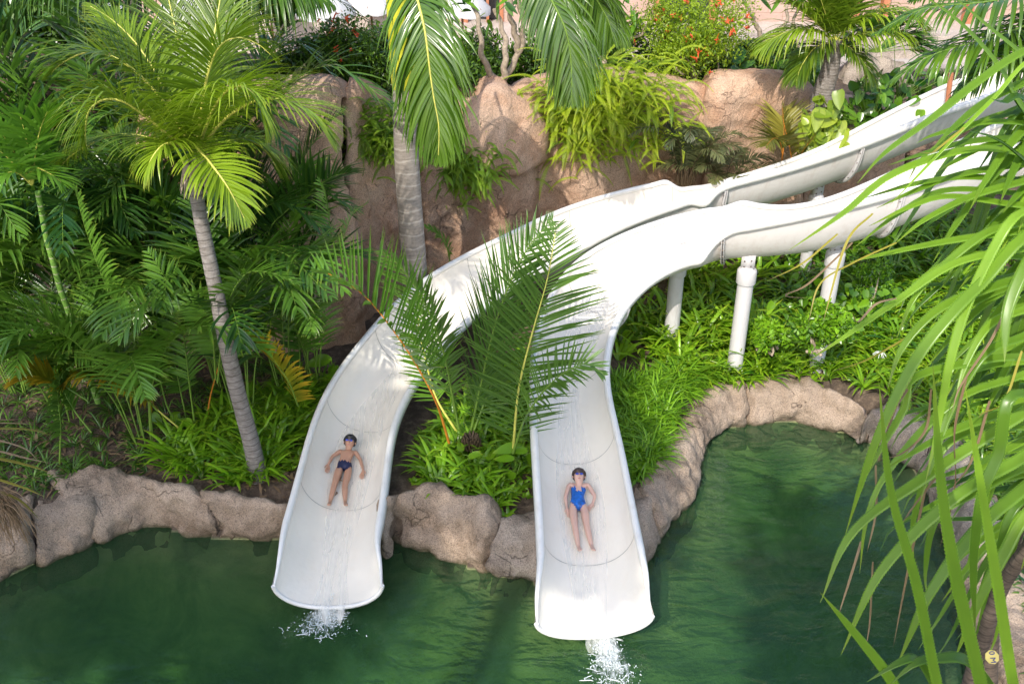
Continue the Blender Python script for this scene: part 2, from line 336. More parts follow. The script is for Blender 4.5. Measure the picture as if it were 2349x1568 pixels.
NEAR_SLIDE = [  # centre x, y, z of the trough floor; width and height of either wall
    (0.930, 8.180, 0.100, 0.64, 0.25, 0.65, 0.26),
    (0.918, 8.347, 0.120, 0.62, 0.38, 0.62, 0.38),
    (0.920, 8.585, 0.196, 0.58, 0.49, 0.59, 0.50),
    (0.919, 8.823, 0.273, 0.55, 0.48, 0.56, 0.50),
    (0.912, 9.061, 0.350, 0.53, 0.48, 0.54, 0.49),
    (0.900, 9.299, 0.426, 0.54, 0.48, 0.53, 0.49),
    (0.886, 9.536, 0.503, 0.53, 0.48, 0.53, 0.49),
    (0.870, 9.774, 0.580, 0.53, 0.48, 0.52, 0.48),
    (0.855, 10.011, 0.656, 0.52, 0.48, 0.52, 0.48),
    (0.838, 10.249, 0.732, 0.51, 0.48, 0.51, 0.48),
    (0.820, 10.486, 0.808, 0.50, 0.48, 0.51, 0.48),
    (0.801, 10.724, 0.884, 0.49, 0.48, 0.49, 0.48),
    (0.783, 10.961, 0.960, 0.48, 0.48, 0.47, 0.47),
    (0.772, 11.199, 1.036, 0.46, 0.48, 0.44, 0.48),
    (0.771, 11.437, 1.112, 0.46, 0.48, 0.45, 0.48),
    (0.785, 11.675, 1.187, 0.46, 0.48, 0.45, 0.48),
    (0.815, 11.912, 1.263, 0.48, 0.48, 0.46, 0.48),
    (0.860, 12.145, 1.339, 0.49, 0.48, 0.47, 0.49),
    (0.923, 12.375, 1.415, 0.50, 0.48, 0.47, 0.48),
    (1.003, 12.599, 1.493, 0.50, 0.48, 0.49, 0.49),
    (1.101, 12.815, 1.572, 0.52, 0.49, 0.50, 0.48),
    (1.220, 13.019, 1.655, 0.55, 0.51, 0.53, 0.47),
    (1.363, 13.204, 1.742, 0.58, 0.54, 0.55, 0.44),
    (1.533, 13.362, 1.835, 0.57, 0.57, 0.57, 0.42),
    (1.726, 13.488, 1.932, 0.54, 0.54, 0.58, 0.40),
    (1.936, 13.582, 2.030, 0.52, 0.51, 0.59, 0.37),
    (2.156, 13.644, 2.120, 0.52, 0.52, 0.60, 0.34),
    (2.383, 13.675, 2.210, 0.53, 0.55, 0.61, 0.31),
    (2.613, 13.675, 2.298, 0.51, 0.54, 0.61, 0.28),
    (2.843, 13.645, 2.381, 0.51, 0.54, 0.62, 0.26),
    (3.070, 13.589, 2.457, 0.50, 0.53, 0.53, 0.44),
    (3.295, 13.514, 2.528, 0.49, 0.51, 0.50, 0.54),
    (3.517, 13.428, 2.595, 0.42, 0.39, 0.50, 0.54),
    (3.739, 13.341, 2.660, 0.42, 0.37, 0.50, 0.55),
    (3.964, 13.263, 2.724, 0.42, 0.34, 0.49, 0.60),
    (4.195, 13.201, 2.787, 0.42, 0.33, 0.48, 0.64),
    (4.431, 13.162, 2.850, 0.42, 0.33, 0.47, 0.65),
    (4.669, 13.152, 2.914, 0.42, 0.33, 0.46, 0.68),
    (4.907, 13.172, 2.988, 0.42, 0.33, 0.45, 0.68),
    (5.142, 13.215, 3.063, 0.42, 0.33, 0.46, 0.67),
    (5.374, 13.270, 3.138, 0.42, 0.34, 0.47, 0.65),
    (5.605, 13.327, 3.214, 0.42, 0.36, 0.47, 0.64),
    (5.838, 13.377, 3.289, 0.42, 0.39, 0.48, 0.63),
    (6.072, 13.421, 3.365, 0.42, 0.41, 0.48, 0.63),
    (6.304, 13.471, 3.441, 0.42, 0.43, 0.48, 0.63),
    (6.536, 13.521, 3.517, 0.42, 0.45, 0.48, 0.63),
    (6.768, 13.571, 3.593, 0.42, 0.47, 0.48, 0.63),
    (7.000, 13.621, 3.669, 0.42, 0.49, 0.48, 0.63),
    (7.232, 13.671, 3.745, 0.42, 0.50, 0.48, 0.63),
    (7.464, 13.721, 3.821, 0.42, 0.50, 0.48, 0.63),
    (7.696, 13.771, 3.897, 0.42, 0.50, 0.48, 0.63),
    (7.928, 13.821, 3.973, 0.42, 0.50, 0.48, 0.63),
]

# ------------------------------------------------------------------ terrain and pool outline
# shoreline where the rocks meet the water (z = 0), walked from the far left round to the near right
SH_PX = [(-90, 1375), (0, 1335), (85, 1297), (150, 1275), (218, 1245), (290, 1218), (370, 1210), (440, 1225), (500, 1238), (580, 1243), (650, 1240), (760, 1232), (878, 1235),
         (950, 1250), (1040, 1280), (1100, 1312), (1180, 1325), (1250, 1350), (1360, 1345), (1478, 1305), (1490, 1270), (1500, 1240), (1540, 1200), (1580, 1140), (1595, 1085), (1603, 1060),
         (1620, 1020), (1660, 985), (1720, 975), (1790, 970), (1860, 975), (1930, 992), (1985, 1012), (2040, 1035), (2090, 1070), (2125, 1110), (2150, 1180), (2180, 1260), (2205, 1350), (2230, 1450), (2250, 1620)]
SHORE = np.array([az(u, v, 0)[:2] for u, v in SH_PX])
POOL = np.vstack([SHORE, [[3.4, 5.0], [3.6, -6], [-14, -6], [-14, 8.2]]])
def in_poly(P, poly):
    x, y = P[:, 0], P[:, 1]; c = np.zeros(len(P), bool); n = len(poly)
    for i in range(n):
        x1, y1 = poly[i]; x2, y2 = poly[(i + 1) % n]
        if y1 == y2: continue
        k = ((y1 > y) != (y2 > y)) & (x < (x2 - x1) * (y - y1) / (y2 - y1) + x1); c ^= k
    return c
def dist_poly(P, poly, closed=True):
    best = np.full(len(P), 1e9); n = len(poly)
    for i in range(n if closed else n - 1):
        a = poly[i]; b = poly[(i + 1) % n]; ab = b - a
        t = np.clip(((P - a) @ ab) / max(ab @ ab, 1e-9), 0, 1); best = np.minimum(best, np.linalg.norm(P - a - t[:, None] * ab, axis=1))
    return best
def pool_sd(P):
    P = np.asarray(P, float).reshape(-1, 2); d = dist_poly(P, POOL); return np.where(in_poly(P, POOL), -d, d)
# foot line of the cliff and height of its top
CL = np.array([(-20, 13.6, 5.0), (-6, 13.5, 5.0), (-2.9, 13.7, 4.8), (-1.9, 14.8, 4.6), (-.9, 15.9, 4.2), (.3, 16.9, 3.9), (1.6, 17.3, 3.9), (3.2, 17.5, 3.75), (4.6, 17.7, 3.6), (6.2, 18.0, 3.5), (9, 18.6, 3.2), (14, 19, 3.0), (60, 20, 2.6)])
def cliff_y(x): return np.interp(x, CL[:, 0], CL[:, 1])
def cliff_top(x): return np.interp(x, CL[:, 0], CL[:, 2])
def sstep(a, b, x):
    t = np.clip((x - a) / (b - a), 0, 1); return t * t * (3 - 2 * t)
def ground_z(P):
    P = np.asarray(P, float).reshape(-1, 2); x, y = P[:, 0], P[:, 1]; sd = pool_sd(P)
    land = .12 + .36 * sstep(.1, .55, sd) + .25 * sstep(12.5, 15, y) + .5 * sstep(4, 8, x) * sstep(12, 16, y) + .03 * np.sin(x * 2.3 + y) * np.cos(y * 1.9 - x)
    pool = -.25 - .55 * sstep(0, .9, -sd) - .7 * sstep(.8, 2.2, -sd) + .08 * np.sin(x * 1.7 + 1) * np.cos(y * 1.3)
    z = np.where(sd > 0, land, pool)
    b = sstep(.95, 1.35, y - cliff_y(x)); up = (cliff_top(x) - .35) * (1 - sstep(3, 8, y - cliff_y(x))) + 2.0 * sstep(3, 8, y - cliff_y(x))
    return z * (1 - b) + up * b
xs = np.unique(np.r_[np.linspace(-70, -12, 20), np.arange(-12, 12, .14), np.linspace(12, 80, 20)])
ys = np.unique(np.r_[np.linspace(-30, 2, 8), np.arange(2, 24, .14), np.linspace(24, 150, 22)])
XX, YY = np.meshgrid(xs, ys, indexing='ij'); PP = np.stack([XX.ravel(), YY.ravel()], 1)
ZZ = ground_z(PP) + (np.random.RandomState(3).rand(len(PP)) - .5) * .03
m, nt, bs, out = newmat("ground_soil"); v = coords(nt)
geo = nt.nodes.new("ShaderNodeSeparateXYZ"); nt.links.new(v, geo.inputs[0])
soil = ramp(nt, noise_(nt, v, 6, 8, .75), [(.3, (.05, .035, .025)), (.5, (.12, .085, .06)), (.65, (.26, .19, .13)), (.75, (.40, .30, .2))]).outputs[0]
bed = ramp(nt, noise_(nt, v, 1.1, 6, .6, .5), [(.3, (.10, .12, .06)), (.5, (.30, .32, .14)), (.7, (.55, .54, .26))]).outputs[0]
pave = ramp(nt, noise_(nt, v, 1.5, 6, .6), [(.3, (.45, .38, .32)), (.7, (.62, .55, .48))]).outputs[0]
c = mixc(nt, ramp(nt, geo.outputs[2], [(0, (0, 0, 0)), (.04, (1, 1, 1))]).outputs[0], bed, soil)
c = mixc(nt, ramp(nt, math_(nt, 'MULTIPLY', geo.outputs[1], .02), [(.45, (0, 0, 0)), (.47, (1, 1, 1))]).outputs[0], c, pave)
nt.links.new(c, bs.inputs["Base Color"]); bs.inputs["Roughness"].default_value = .9
nt.links.new(bump(nt, noise_(nt, v, 22, 6, .7), 1, .04), bs.inputs["Normal"]); M['ground'] = m
g = MB(); g.grid(np.stack([XX, YY, ZZ.reshape(XX.shape)], 2)); tag(g.build("ground", M['ground']), kind='structure')

# ------------------------------------------------------------------ water
m, nt, bs, out = newmat("pool_water"); v = coords(nt)
h = math_(nt, 'ADD', math_(nt, 'MULTIPLY', noise_(nt, coords(nt, (1, 2.2, 1)), 1.6, 3, .5, .8), 1.0), math_(nt, 'MULTIPLY', noise_(nt, v, 9, 3, .5, .4), .16))
bp = bump(nt, h, .6, .05)
fr = nt.nodes.new("ShaderNodeFresnel"); fr.inputs[0].default_value = 1.33; nt.links.new(bp, fr.inputs["Normal"])
gl = nt.nodes.new("ShaderNodeBsdfGlossy"); gl.inputs["Roughness"].default_value = .02; nt.links.new(bp, gl.inputs["Normal"])
tr = nt.nodes.new("ShaderNodeBsdfTransparent"); tr.inputs[0].default_value = (.93, .98, .94, 1)
df = nt.nodes.new("ShaderNodeBsdfDiffuse"); df.inputs[0].default_value = (.05, .15, .06, 1)
a1 = nt.nodes.new("ShaderNodeMixShader"); a1.inputs[0].default_value = .27; nt.links.new(tr.outputs[0], a1.inputs[1]); nt.links.new(df.outputs[0], a1.inputs[2])
a2 = nt.nodes.new("ShaderNodeMixShader"); nt.links.new(fr.outputs[0], a2.inputs[0]); nt.links.new(a1.outputs[0], a2.inputs[1]); nt.links.new(gl.outputs[0], a2.inputs[2])
nt.links.new(a2.outputs[0], out.inputs[0])
va = nt.nodes.new("ShaderNodeVolumeAbsorption"); va.inputs[0].default_value = (.38, .68, .32, 1); va.inputs[1].default_value = 1.0; nt.links.new(va.outputs[0], out.inputs[1])
M['water'] = m
g = MB(); g.box((-5, 4.5, -1.0), (13, 10.5, 1.0)); w = g.build("water", M['water'], smooth=False); tag(w, kind='structure')

# ------------------------------------------------------------------ rocks
def fbm(P, s, oct=4, seed=0.0):
    o = Vector((seed, seed * 1.7, seed * .3)); return np.array([noise.fractal(Vector(p) * s + o, .9, 2.1, oct) for p in P])
def ridg(P, s, seed=0.0):
    return np.array([noise.voronoi(Vector(p) * s + Vector((seed, seed, 0)))[0][1] - noise.voronoi(Vector(p) * s + Vector((seed, seed, 0)))[0][0] for p in P])
def grid_normals(G):
    du = np.gradient(G, axis=0); dv = np.gradient(G, axis=1); return unit(np.cross(du, dv))
def border_rock(label, Wp, Bp, hb, seed, mat='border', rise=0.0):
    nS = max(14, int(np.linalg.norm(az(*Wp[0], 0) - az(*Wp[-1], 0)) / .035))
    W = spline([az(u, v, 0) for u, v in Wp], nS); B = spline([az(u, v, hb) for u, v in Bp], nS)
    G = []
    for i in range(nS):
        e = min(i, nS - 1 - i) / (nS - 1) * 2; k = min(1, e / .22); k = math.sqrt(max(0, 1 - (1 - k) ** 2))
        w, b = W[i], B[i]; out = unit((w - b) * [1, 1, 0]); mid = (w + b) / 2
        prof = [(w + out * .06, -1.15), (w + out * .14, -.6), (w + out * .10, -.25), (w + out * .0, -.03), (w + out * .05, .10), (w + out * .04, .24), (w * .93 + b * .07, hb * .62 + .02), (w * .78 + b * .22, hb * .90 + rise * .5),
                (w * .5 + b * .5, hb * 1.04 + rise), (w * .22 + b * .78, hb * 1.03 + rise), (b, hb * .93), (b - out * .1, hb * .6), (b - out * .16, .05)]
        pr = []
        for q, z in prof:
            q = np.array([q[0], q[1], z]); c = np.array([mid[0], mid[1], min(z, hb * .5)])
            q = c + (q - c) * (.35 + .65 * k) if z > -.5 else q; q[2] = z * (.72 + .28 * k) if z > 0 else z
            pr.append(q)
        G.append(spline(pr, 44))
    G = np.array(G)
    Nn = grid_normals(G); 
    if Nn[nS // 2, 22][2] < 0: Nn = -Nn
    F = G.reshape(-1, 3); d = .10 * fbm(F, 1.6, 3, seed) + .05 * fbm(F, 4.5, 4, seed + 5) + .012 * fbm(F, 18, 3, seed + 9)
    st = np.array([noise.noise(Vector((p[0] * .8 + seed, p[1] * .8, p[2] * 6 + .8 * noise.noise(Vector((p[0] * 1.5, p[1] * 1.5, seed)))))) for p in F])
    d += .035 * np.round(st * 3) / 3
    F = F + Nn.reshape(-1, 3) * d[:, None]; G = F.reshape(G.shape)
    # close both ends
    b = MB(); b.grid(G)
    for e in (0, nS - 1):
        V = np.vstack([G[e], [G[e].mean(0)]]); n = len(G[e]); b.add3(V, [[j, j + 1, n] if e == 0 else [j + 1, j, n] for j in range(n - 1)])
    o = b.build("border_rock", M[mat]); tag(o, label, "rock", "rocks edging the pool"); return o
border_rock("large brown boulder at the pool edge under the dry hanging leaves", [(-90, 1375), (-20, 1345), (85, 1297)], [(-110, 1140), (0, 1135), (85, 1120)], .62, 1)
border_rock("small cracked brown rock just beside the dry hanging leaves", [(80, 1300), (150, 1275), (222, 1243)], [(78, 1118), (150, 1112), (225, 1125)], .52, 2)
border_rock("long flat brown rock with sun flecks in front of the litter covered soil", [(210, 1247), (290, 1218), (370, 1210), (440, 1225), (510, 1239)], [(85, 1078), (200, 1068), (290, 1082), (360, 1102), (450, 1122)], .6, 3)
border_rock("pinkish rock between the sun flecked rock and the slide carrying the boy", [(498, 1238), (580, 1243), (662, 1240)], [(440, 1118), (540, 1130), (610, 1137), (668, 1170)], .58, 4)
border_rock("big triangular pinkish boulder between the two slide mouths", [(868, 1232), (950, 1252), (1040, 1282), (1100, 1312), (1138, 1312)], [(868, 1195), (935, 1135), (1000, 1112), (1070, 1128), (1160, 1150)], .62, 5, 'border', .14)
border_rock("grey rounded rock touching the slide carrying the girl in blue", [(1120, 1314), (1180, 1326), (1258, 1350)], [(1145, 1190), (1200, 1172), (1262, 1160)], .5, 6, 'border2', .06)
border_rock("narrow tan rock at the outer side of the slide carrying the girl", [(1470, 1315), (1486, 1275), (1508, 1235)], [(1400, 1150), (1430, 1120), (1462, 1100)], .5, 7)
border_rock("leaning tan rock below the spilling grassy leaves", [(1502, 1242), (1540, 1200), (1582, 1140), (1606, 1050)], [(1455, 1120), (1490, 1060), (1530, 1000), (1560, 955)], .52, 8)
border_rock("rounded rock at the inner bend of the back pond", [(1598, 1068), (1620, 1020), (1660, 985), (1722, 976)], [(1560, 960), (1600, 905), (1650, 875), (1706, 862)], .52, 9)
border_rock("wide smooth rock ledge behind the back pond", [(1712, 977), (1790, 970), (1860, 975), (1930, 992), (1990, 1014)], [(1700, 862), (1760, 858), (1850, 866), (1905, 888), (1985, 940)], .56, 10)
border_rock("pair sized dark rock right after the wide smooth ledge", [(1984, 1012), (2040, 1035), (2095, 1075), (2118, 1105)], [(1988, 952), (2050, 918), (2120, 918), (2190, 960)], .55, 11, 'border2')
border_rock("shaded rock bank half hidden by long serrated leaves", [(2112, 1098), (2145, 1170), (2180, 1260), (2208, 1350)], [(2180, 960), (2260, 1060), (2310, 1160), (2350, 1260)], .6, 12, 'border2')
border_rock("shaded tan rock at the foot of the screw pine", [(2203, 1340), (2228, 1450), (2250, 1650)], [(2345, 1250), (2380, 1400), (2440, 1640)], .6, 13)

def cliff_seg(label, tops, y0, y1, seed, mat='cliff', name="rock_cliff", z0=.2, over=1.1, bulges=(), y_mid=None):
    """tops: top edge in the photo; y0, y1: distance of the face at either end"""
    us = np.array([t[0] for t in tops], float); vt = np.array([t[1] for t in tops], float)
    wid = abs(ay(us[-1], 400, y1)[0] - ay(us[0], 400, y0)[0]); n = max(16, int(wid / .055)); G = []
    for i in range(n):
        t = i / (n - 1); u = us[0] + (us[-1] - us[0]) * t; v = np.interp(u, us, vt) if i else vt[0]
        y = (y0 * (1 - t) + y1 * t) if y_mid is None else ((1 - t) ** 2 * y0 + 2 * t * (1 - t) * y_mid + t * t * y1)
        top = ay(u, v, y + .12); x = top[0]; zt = top[2]
        edge = min(t, 1 - t) * wid; k = 1 - min(1, edge / .14); push = .20 * (1 - math.sqrt(max(0, 1 - k * k)))
        colp = [(x, y - .12 + push, z0 - .4), (x, y - .10 + push, z0 + .5), (x, y - .02 + push, (z0 + zt) * .5), (x, y + push, zt - .55), (x, y + .04 + push, zt - .2), (x, y + .2 + push, zt - .02 - .25 * k), (x, y + .5 + push, zt - .03 - .3 * k), (x, y + over, zt - .35), (x, y + over + .2, zt - 1.2)]
        G.append(spline(colp, 90))
    G = np.array(G); F = G.reshape(-1, 3).copy(); Nn = grid_normals(G).reshape(-1, 3)
    if Nn[len(Nn) // 2][1] > 0: Nn = -Nn
    d = .08 * fbm(F * [1, 1, .3], .7, 2, seed) + .04 * fbm(F * [1, 1, .5], 2.0, 4, seed + 3) + .018 * fbm(F, 9, 4, seed + 6)
    pl = np.array([noise.noise(Vector((p[0] * .55 + seed, p[1] * .5, p[2] * .7 + seed))) for p in F]); q_ = pl * 3.2; d += .17 * (np.floor(q_) + sstep(.38, .62, q_ - np.floor(q_))) / 3.2
    for (bu, bv, ru, rv, amp) in bulges:                    # boulders standing proud of the face
        for j, p in enumerate(F):
            pu, pv = proj(p); q = ((pu - bu) / ru) ** 2 + ((pv - bv) / rv) ** 2
            q += .25 * noise.noise(Vector(p) * 1.5)
            if q < 1: d[j] += amp * min(1, (1 - q) * 6) ** .5 * (.8 + .35 * (bu - pu) / ru)
    zt = F[:, 2].max(); F = F + Nn * d[:, None]
    b = MB(); b.grid(F.reshape(G.shape)); o = b.build(name, M[mat]); tag(o, label, "cliff", "artificial rock cliff sections"); return o
cliff_seg("shaded cliff section behind the dense palm fronds", [(300, 250), (520, 215), (640, 200), (740, 186), (786, 192)], 13.5, 14.1, 21, 'cliff')
cliff_seg("narrow cliff column between the fronds and the thick grey palm trunk", [(778, 212), (796, 195), (840, 190), (868, 205), (905, 232)], 14.5, 15.3, 22, 'cliff')
cliff_seg("dark recessed rock just behind the thick grey palm trunk", [(870, 260), (900, 240), (950, 250), (985, 255)], 15.9, 16.5, 23, 'cliff_shaded')
cliff_seg("cliff section with a jutting boulder right of the thick palm trunk", [(955, 300), (985, 245), (1040, 235), (1090, 230), (1170, 226), (1200, 205), (1236, 196)], 15.9, 16.9, 24, 'cliff', bulges=((1148, 308, 96, 96, .30),))
cliff_seg("wide sunlit cliff section carrying the large bright fern", [(1205, 222), (1222, 190), (1260, 180), (1330, 172), (1430, 163), (1500, 165), (1560, 176), (1615, 195), (1645, 214)], 17.0, 17.6, 25, 'cliff')
cliff_seg("sunlit cliff slab right of the large bright fern", [(1632, 214), (1650, 190), (1685, 178), (1740, 175), (1800, 188), (1850, 203), (1878, 222)], 17.3, 17.9, 26, 'cliff')
cliff_seg("low brown cliff part behind the small coconut palm", [(1866, 215), (1900, 207), (1960, 222), (2040, 236), (2110, 230)], 18.2, 18.8, 27, 'cliff')
cliff_seg("rounded grey rock standing above the heart leaf climber", [(1930, 205), (1945, 165), (1975, 138), (2040, 132), (2090, 145), (2125, 200)], 20.2, 20.6, 28, 'border2')
cliff_seg("shaded brown rock wall behind the upper end of the slides", [(2100, 250), (2160, 245), (2230, 235), (2300, 190), (2350, 150), (2480, 140)], 19.3, 19.9, 29, 'cliff_shaded')

# ------------------------------------------------------------------ water slides
def gel(name, base, rough, dirt, streak=(1, 1, 1)):
    m, nt, bs, out = newmat(name); v = coords(nt)
    n1 = noise_(nt, v, 1.2, 5, .6); n2 = noise_(nt, coords(nt, streak), 6, 5, .7)
    c = ramp(nt, n1, [(.3, tuple(x * .93 for x in base)), (.7, base)]).outputs[0]
    c = mixc(nt, ramp(nt, n2, [(.5, (0, 0, 0)), (.8, (.55, .55, .55))]).outputs[0], c, dirt)
    nt.links.new(c, bs.inputs["Base Color"]); bs.inputs["Roughness"].default_value = rough
    nt.links.new(bump(nt, noise_(nt, v, 14, 4), .5, .006), bs.inputs["Normal"]); return m
M['gel'] = gel("slide_gelcoat_inside", (.86, .805, .71), .2, (.79, .71, .60))
M['rim'] = gel("slide_rolled_rim", (.80, .785, .75), .28, (.60, .55, .48))
M['shell'] = gel("slide_fibreglass_outside", (.74, .70, .67), .5, (.52, .42, .36), (1, 1, .4))
M['seam'] = plain("slide_seam", (.42, .40, .35), .6)
M['bolt'] = plain("bolt_metal", (.25, .2, .17), .4, metal=.7)
M['post'] = gel("painted_post", (.62, .60, .60), .4, (.42, .36, .32), (1, 1, .3))
m, nt, bs, out = newmat("running_water"); v = coords(nt, (4, .45, .45))
tr = nt.nodes.new("ShaderNodeBsdfTransparent"); bs.inputs["Base Color"].default_value = (.93, .92, .87, 1); bs.inputs["Roughness"].default_value = .3
nt.links.new(bump(nt, noise_(nt, v, 5, 3, .5), .3, .004), bs.inputs["Normal"])
mx = nt.nodes.new("ShaderNodeMixShader"); nt.links.new(ramp(nt, noise_(nt, v, 3, 3, .5), [(.35, (.05,) * 3), (.75, (.5,) * 3)]).outputs[0], mx.inputs[0])
nt.links.new(tr.outputs[0], mx.inputs[1]); nt.links.new(bs.outputs[0], mx.inputs[2]); nt.links.new(mx.outputs[0], out.inputs[0]); M['stream'] = m
m, nt, bs, out = newmat("white_foam"); bs.inputs["Base Color"].default_value = (.85, .9, .9, 1); bs.inputs["Roughness"].default_value = .25

tr = nt.nodes.new("ShaderNodeBsdfTransparent"); mx = nt.nodes.new("ShaderNodeMixShader"); mx.inputs[0].default_value = .72; nt.links.new(tr.outputs[0], mx.inputs[1]); nt.links.new(bs.outputs[0], mx.inputs[2]); nt.links.new(mx.outputs[0], out.inputs[0]); M['foam'] = m

m, nt, bs, out = newmat("froth"); bs.inputs["Base Color"].default_value = (.88, .93, .92, 1); bs.inputs["Roughness"].default_value = .3; v = coords(nt, (1.6, .8, 1))
nz = noise_(nt, v, 11, 7, .72, .8); al = ramp(nt, math_(nt, 'ADD', nz, math_(nt, 'MULTIPLY', math_(nt, 'SUBTRACT', attr(nt, "pos"), .5), .55)), [(.34, (0, 0, 0)), (.66, (.9, .9, .9))]).outputs[0]
nt.links.new(bump(nt, nz, 1, .03), bs.inputs["Normal"]); tr = nt.nodes.new("ShaderNodeBsdfTransparent"); mx = nt.nodes.new("ShaderNodeMixShader"); nt.links.new(al, mx.inputs[0]); nt.links.new(tr.outputs[0], mx.inputs[1]); nt.links.new(bs.outputs[0], mx.inputs[2]); nt.links.new(mx.outputs[0], out.inputs[0]); M['froth'] = m

def stations(tab):
    A = np.array(tab); k = np.ones(len(A)); k[:4] = 0; k[-3:] = 0; j = int(np.argmax(np.diff(A[:, 6]))); k2 = k.copy(); k2[j - 1:j + 3] = 0
    for _ in range(5):
        B_ = A.copy(); B_[1:-1] = .25 * A[:-2] + .5 * A[1:-1] + .25 * A[2:]
        A[:, :3] = A[:, :3] * (1 - k[:, None]) + B_[:, :3] * k[:, None]; A[:, 3:] = A[:, 3:] * (1 - k2[:, None]) + B_[:, 3:] * k2[:, None]
    return spline(A, int(len(A) * 4))
def frame_of(A, i):
    t = A[min(i + 1, len(A) - 1), :3] - A[max(i - 1, 0), :3]; n = unit(np.array([t[1], -t[0], 0.])); return unit(t), n
def sec_inner(A, i, k=13):
    C = A[i, :3]; _, n = frame_of(A, i); wl, dl, wr, dr = A[i, 3:]; pts = []
    for a in np.linspace(-1, 1, 2 * k + 1):
        th = abs(a) * math.pi / 2; w, d = (wl, dl) if a < 0 else (wr, dr)
        pts.append(C + n * (w * math.copysign(abs(math.sin(th)) ** .85, a) if a else 0) + np.array([0, 0, d * (1 - math.cos(th) ** 1.1)]))
    return np.array(pts)
def slide_z(A, x, y):
    j = np.argmin((A[:, 0] - x) ** 2 + (A[:, 1] - y) ** 2); _, n = frame_of(A, j)
    off = (np.array([x, y, 0]) - A[j, :3]) @ n; w, d = (A[j, 3], A[j, 4]) if off < 0 else (A[j, 5], A[j, 6])
    q = min(.98, abs(off) / w); return A[j, 2] + d * (1 - math.sqrt(1 - q * q))
def slide(tab, label, seams, flanges, posts):
    A = stations(tab); t = thing("water_slide", label, "water slide", A[0, :3] * [1, 1, 0], "twin white body slides")
    inner = np.array([sec_inner(A, i) for i in range(len(A))])
    outer = []; rimL = []; rimR = []
    for i in range(len(A)):
        _, n = frame_of(A, i); I = inner[i]; C = A[i, :3]; c = C + [0, 0, .25]; T = frame_of(A, i)[0]
        dd = np.gradient(I, axis=0); nn = unit(np.cross(T, dd)); nn = nn * np.sign((nn[len(I) // 2] @ np.array([0, 0, -1.])))
        outer.append(I + nn * .035)
        prof = [(-.004, -.05), (-.008, .0), (.002, .020), (.022, .032), (.050, .028), (.072, .008), (.084, -.03), (.088, -.085), (.078, -.088), (.070, -.03), (.055, -.01), (.030, -.02), (.030, -.05)]
        ks = .25 + .75 * min(1, i / 14.)
        for R_, p, s in ((rimL, I[0], -1), (rimR, I[-1], 1)):
            R_.append([p + n * (s * a * ks) + np.array([0, 0, b * ks]) for a, b in prof])
    outer = np.array(outer)
    b = MB(); b.grid(inner, 0, flip=True); b.grid(outer, 1)
    for e in (0, len(A) - 1):
        G = np.stack([inner[e], outer[e]]); b.grid(G, 0, flip=bool(e))
    b.build("channel", [M['gel'], M['shell']], t)
    for R_ in (rimL, rimR):
        b = MB(); b.grid(np.array(R_), 0, closed_v=True, flip=R_ is rimL)
        for e in (0, len(A) - 1):
            V = np.vstack([R_[e], [np.mean(R_[e], 0)]]); k = len(R_[e]); b.add3(V, [[j, (j + 1) % k, k] for j in range(k)])
        # rounded lip carried round the mouth
        b.build("rim", M['rim'], t)
    b = MB(); P = inner[0] * .5 + outer[0] * .5; b.tube(P, .028, 8); b.build("lip", M['rim'], t)
    for s in seams:
        i = int(s * 16); i = min(i, len(A) - 2); b = MB(); c = A[i, :3] + [0, 0, .5]
        i0, i1 = inner[i], inner[i] + (frame_of(A, i)[0] * .012); up = unit(c - (i0 + i1) / 2) * .003
        b.grid(np.stack([i0 + up, i1 + up])); b.build("seam", M['seam'], t)
    for s, full in flanges:
        i = int(s * 16); T, n = frame_of(A, i); O = outer[i]; I = inner[i]; dd = unit(np.cross(T, np.gradient(I, axis=0))); dd = dd * np.sign(dd[len(I) // 2] @ np.array([0, 0, -1.]))
        b = MB(); sel = slice(1, len(O) - 1); O = O[sel]; D = dd[sel]
        for off in (-.022, .012):
            a0, a1 = O - D * .005 + T * off, O + D * .075 + T * off; b_, c_ = O + D * .075 + T * (off + .012), O - D * .005 + T * (off + .012)
            b.grid(np.stack([a0, a1, b_, c_]), closed_u=True)
        for j in range(1, len(O), 2):
            c = O[j] + D[j] * .045; b.tube([c - T * .034, c + T * .036], .009, 6, 1)
        b.build("flange", [M['post'], M['bolt']], t)
    for (s, side, u, vt, zb, r) in posts:
        i = int(s * 16); T, n = frame_of(A, i); C = A[i, :3] + n * side; top = np.array([C[0], C[1], slide_z(A, C[0], C[1]) - .02]); zt = top[2]
        b = MB(); b.tube([[top[0], top[1], zb - .3], [top[0], top[1], zb + .1], [top[0], top[1], zt - .40]], r, 20); p = b.build("support_post", M['post'], t)
        b = MB(); q = [(-.45, r * 1.2), (-.44, r * 1.23), (-.26, r * 1.23), (-.24, r * 1.18), (-.21, r * .95), (-.19, r * .7)]
        b.tube([[top[0], top[1], zt + z] for z, _ in q], [k for _, k in q], 20); b.build("post_cap", M['post'], p)
        b = MB(); Rm = np.stack([n, T, [0, 0, 1]], 1)
        b.box(top + [0, 0, -.09], (.05, .10, .14), Rm)
        for sx in (-.05, .05):
            for sz in (-.17, -.08): b.tube([top + T * sx - n * .06 + [0, 0, sz], top + T * sx + n * .06 + [0, 0, sz]], .012, 6, 1)
        b.build("bracket", [M['post'], M['bolt']], p)
    b = MB(); L = []
    for i in range(0, 30 * 4):
        I = inner[i]; k = len(I) // 2; wv = 3.2 + 1.2 * math.sin(i * .11 + len(label)); row = []
        for a in np.linspace(-1, 1, 9):
            q = k + a * wv; j = int(math.floor(q)); row.append(I[j] * (1 - q + j) + I[j + 1] * (q - j) + [0, 0, .008 + .006 * math.cos(a * 1.5)])
        L.append(row)
    b.grid(np.array(L)); b.build("water_film", M['stream'], t)
    return t, A
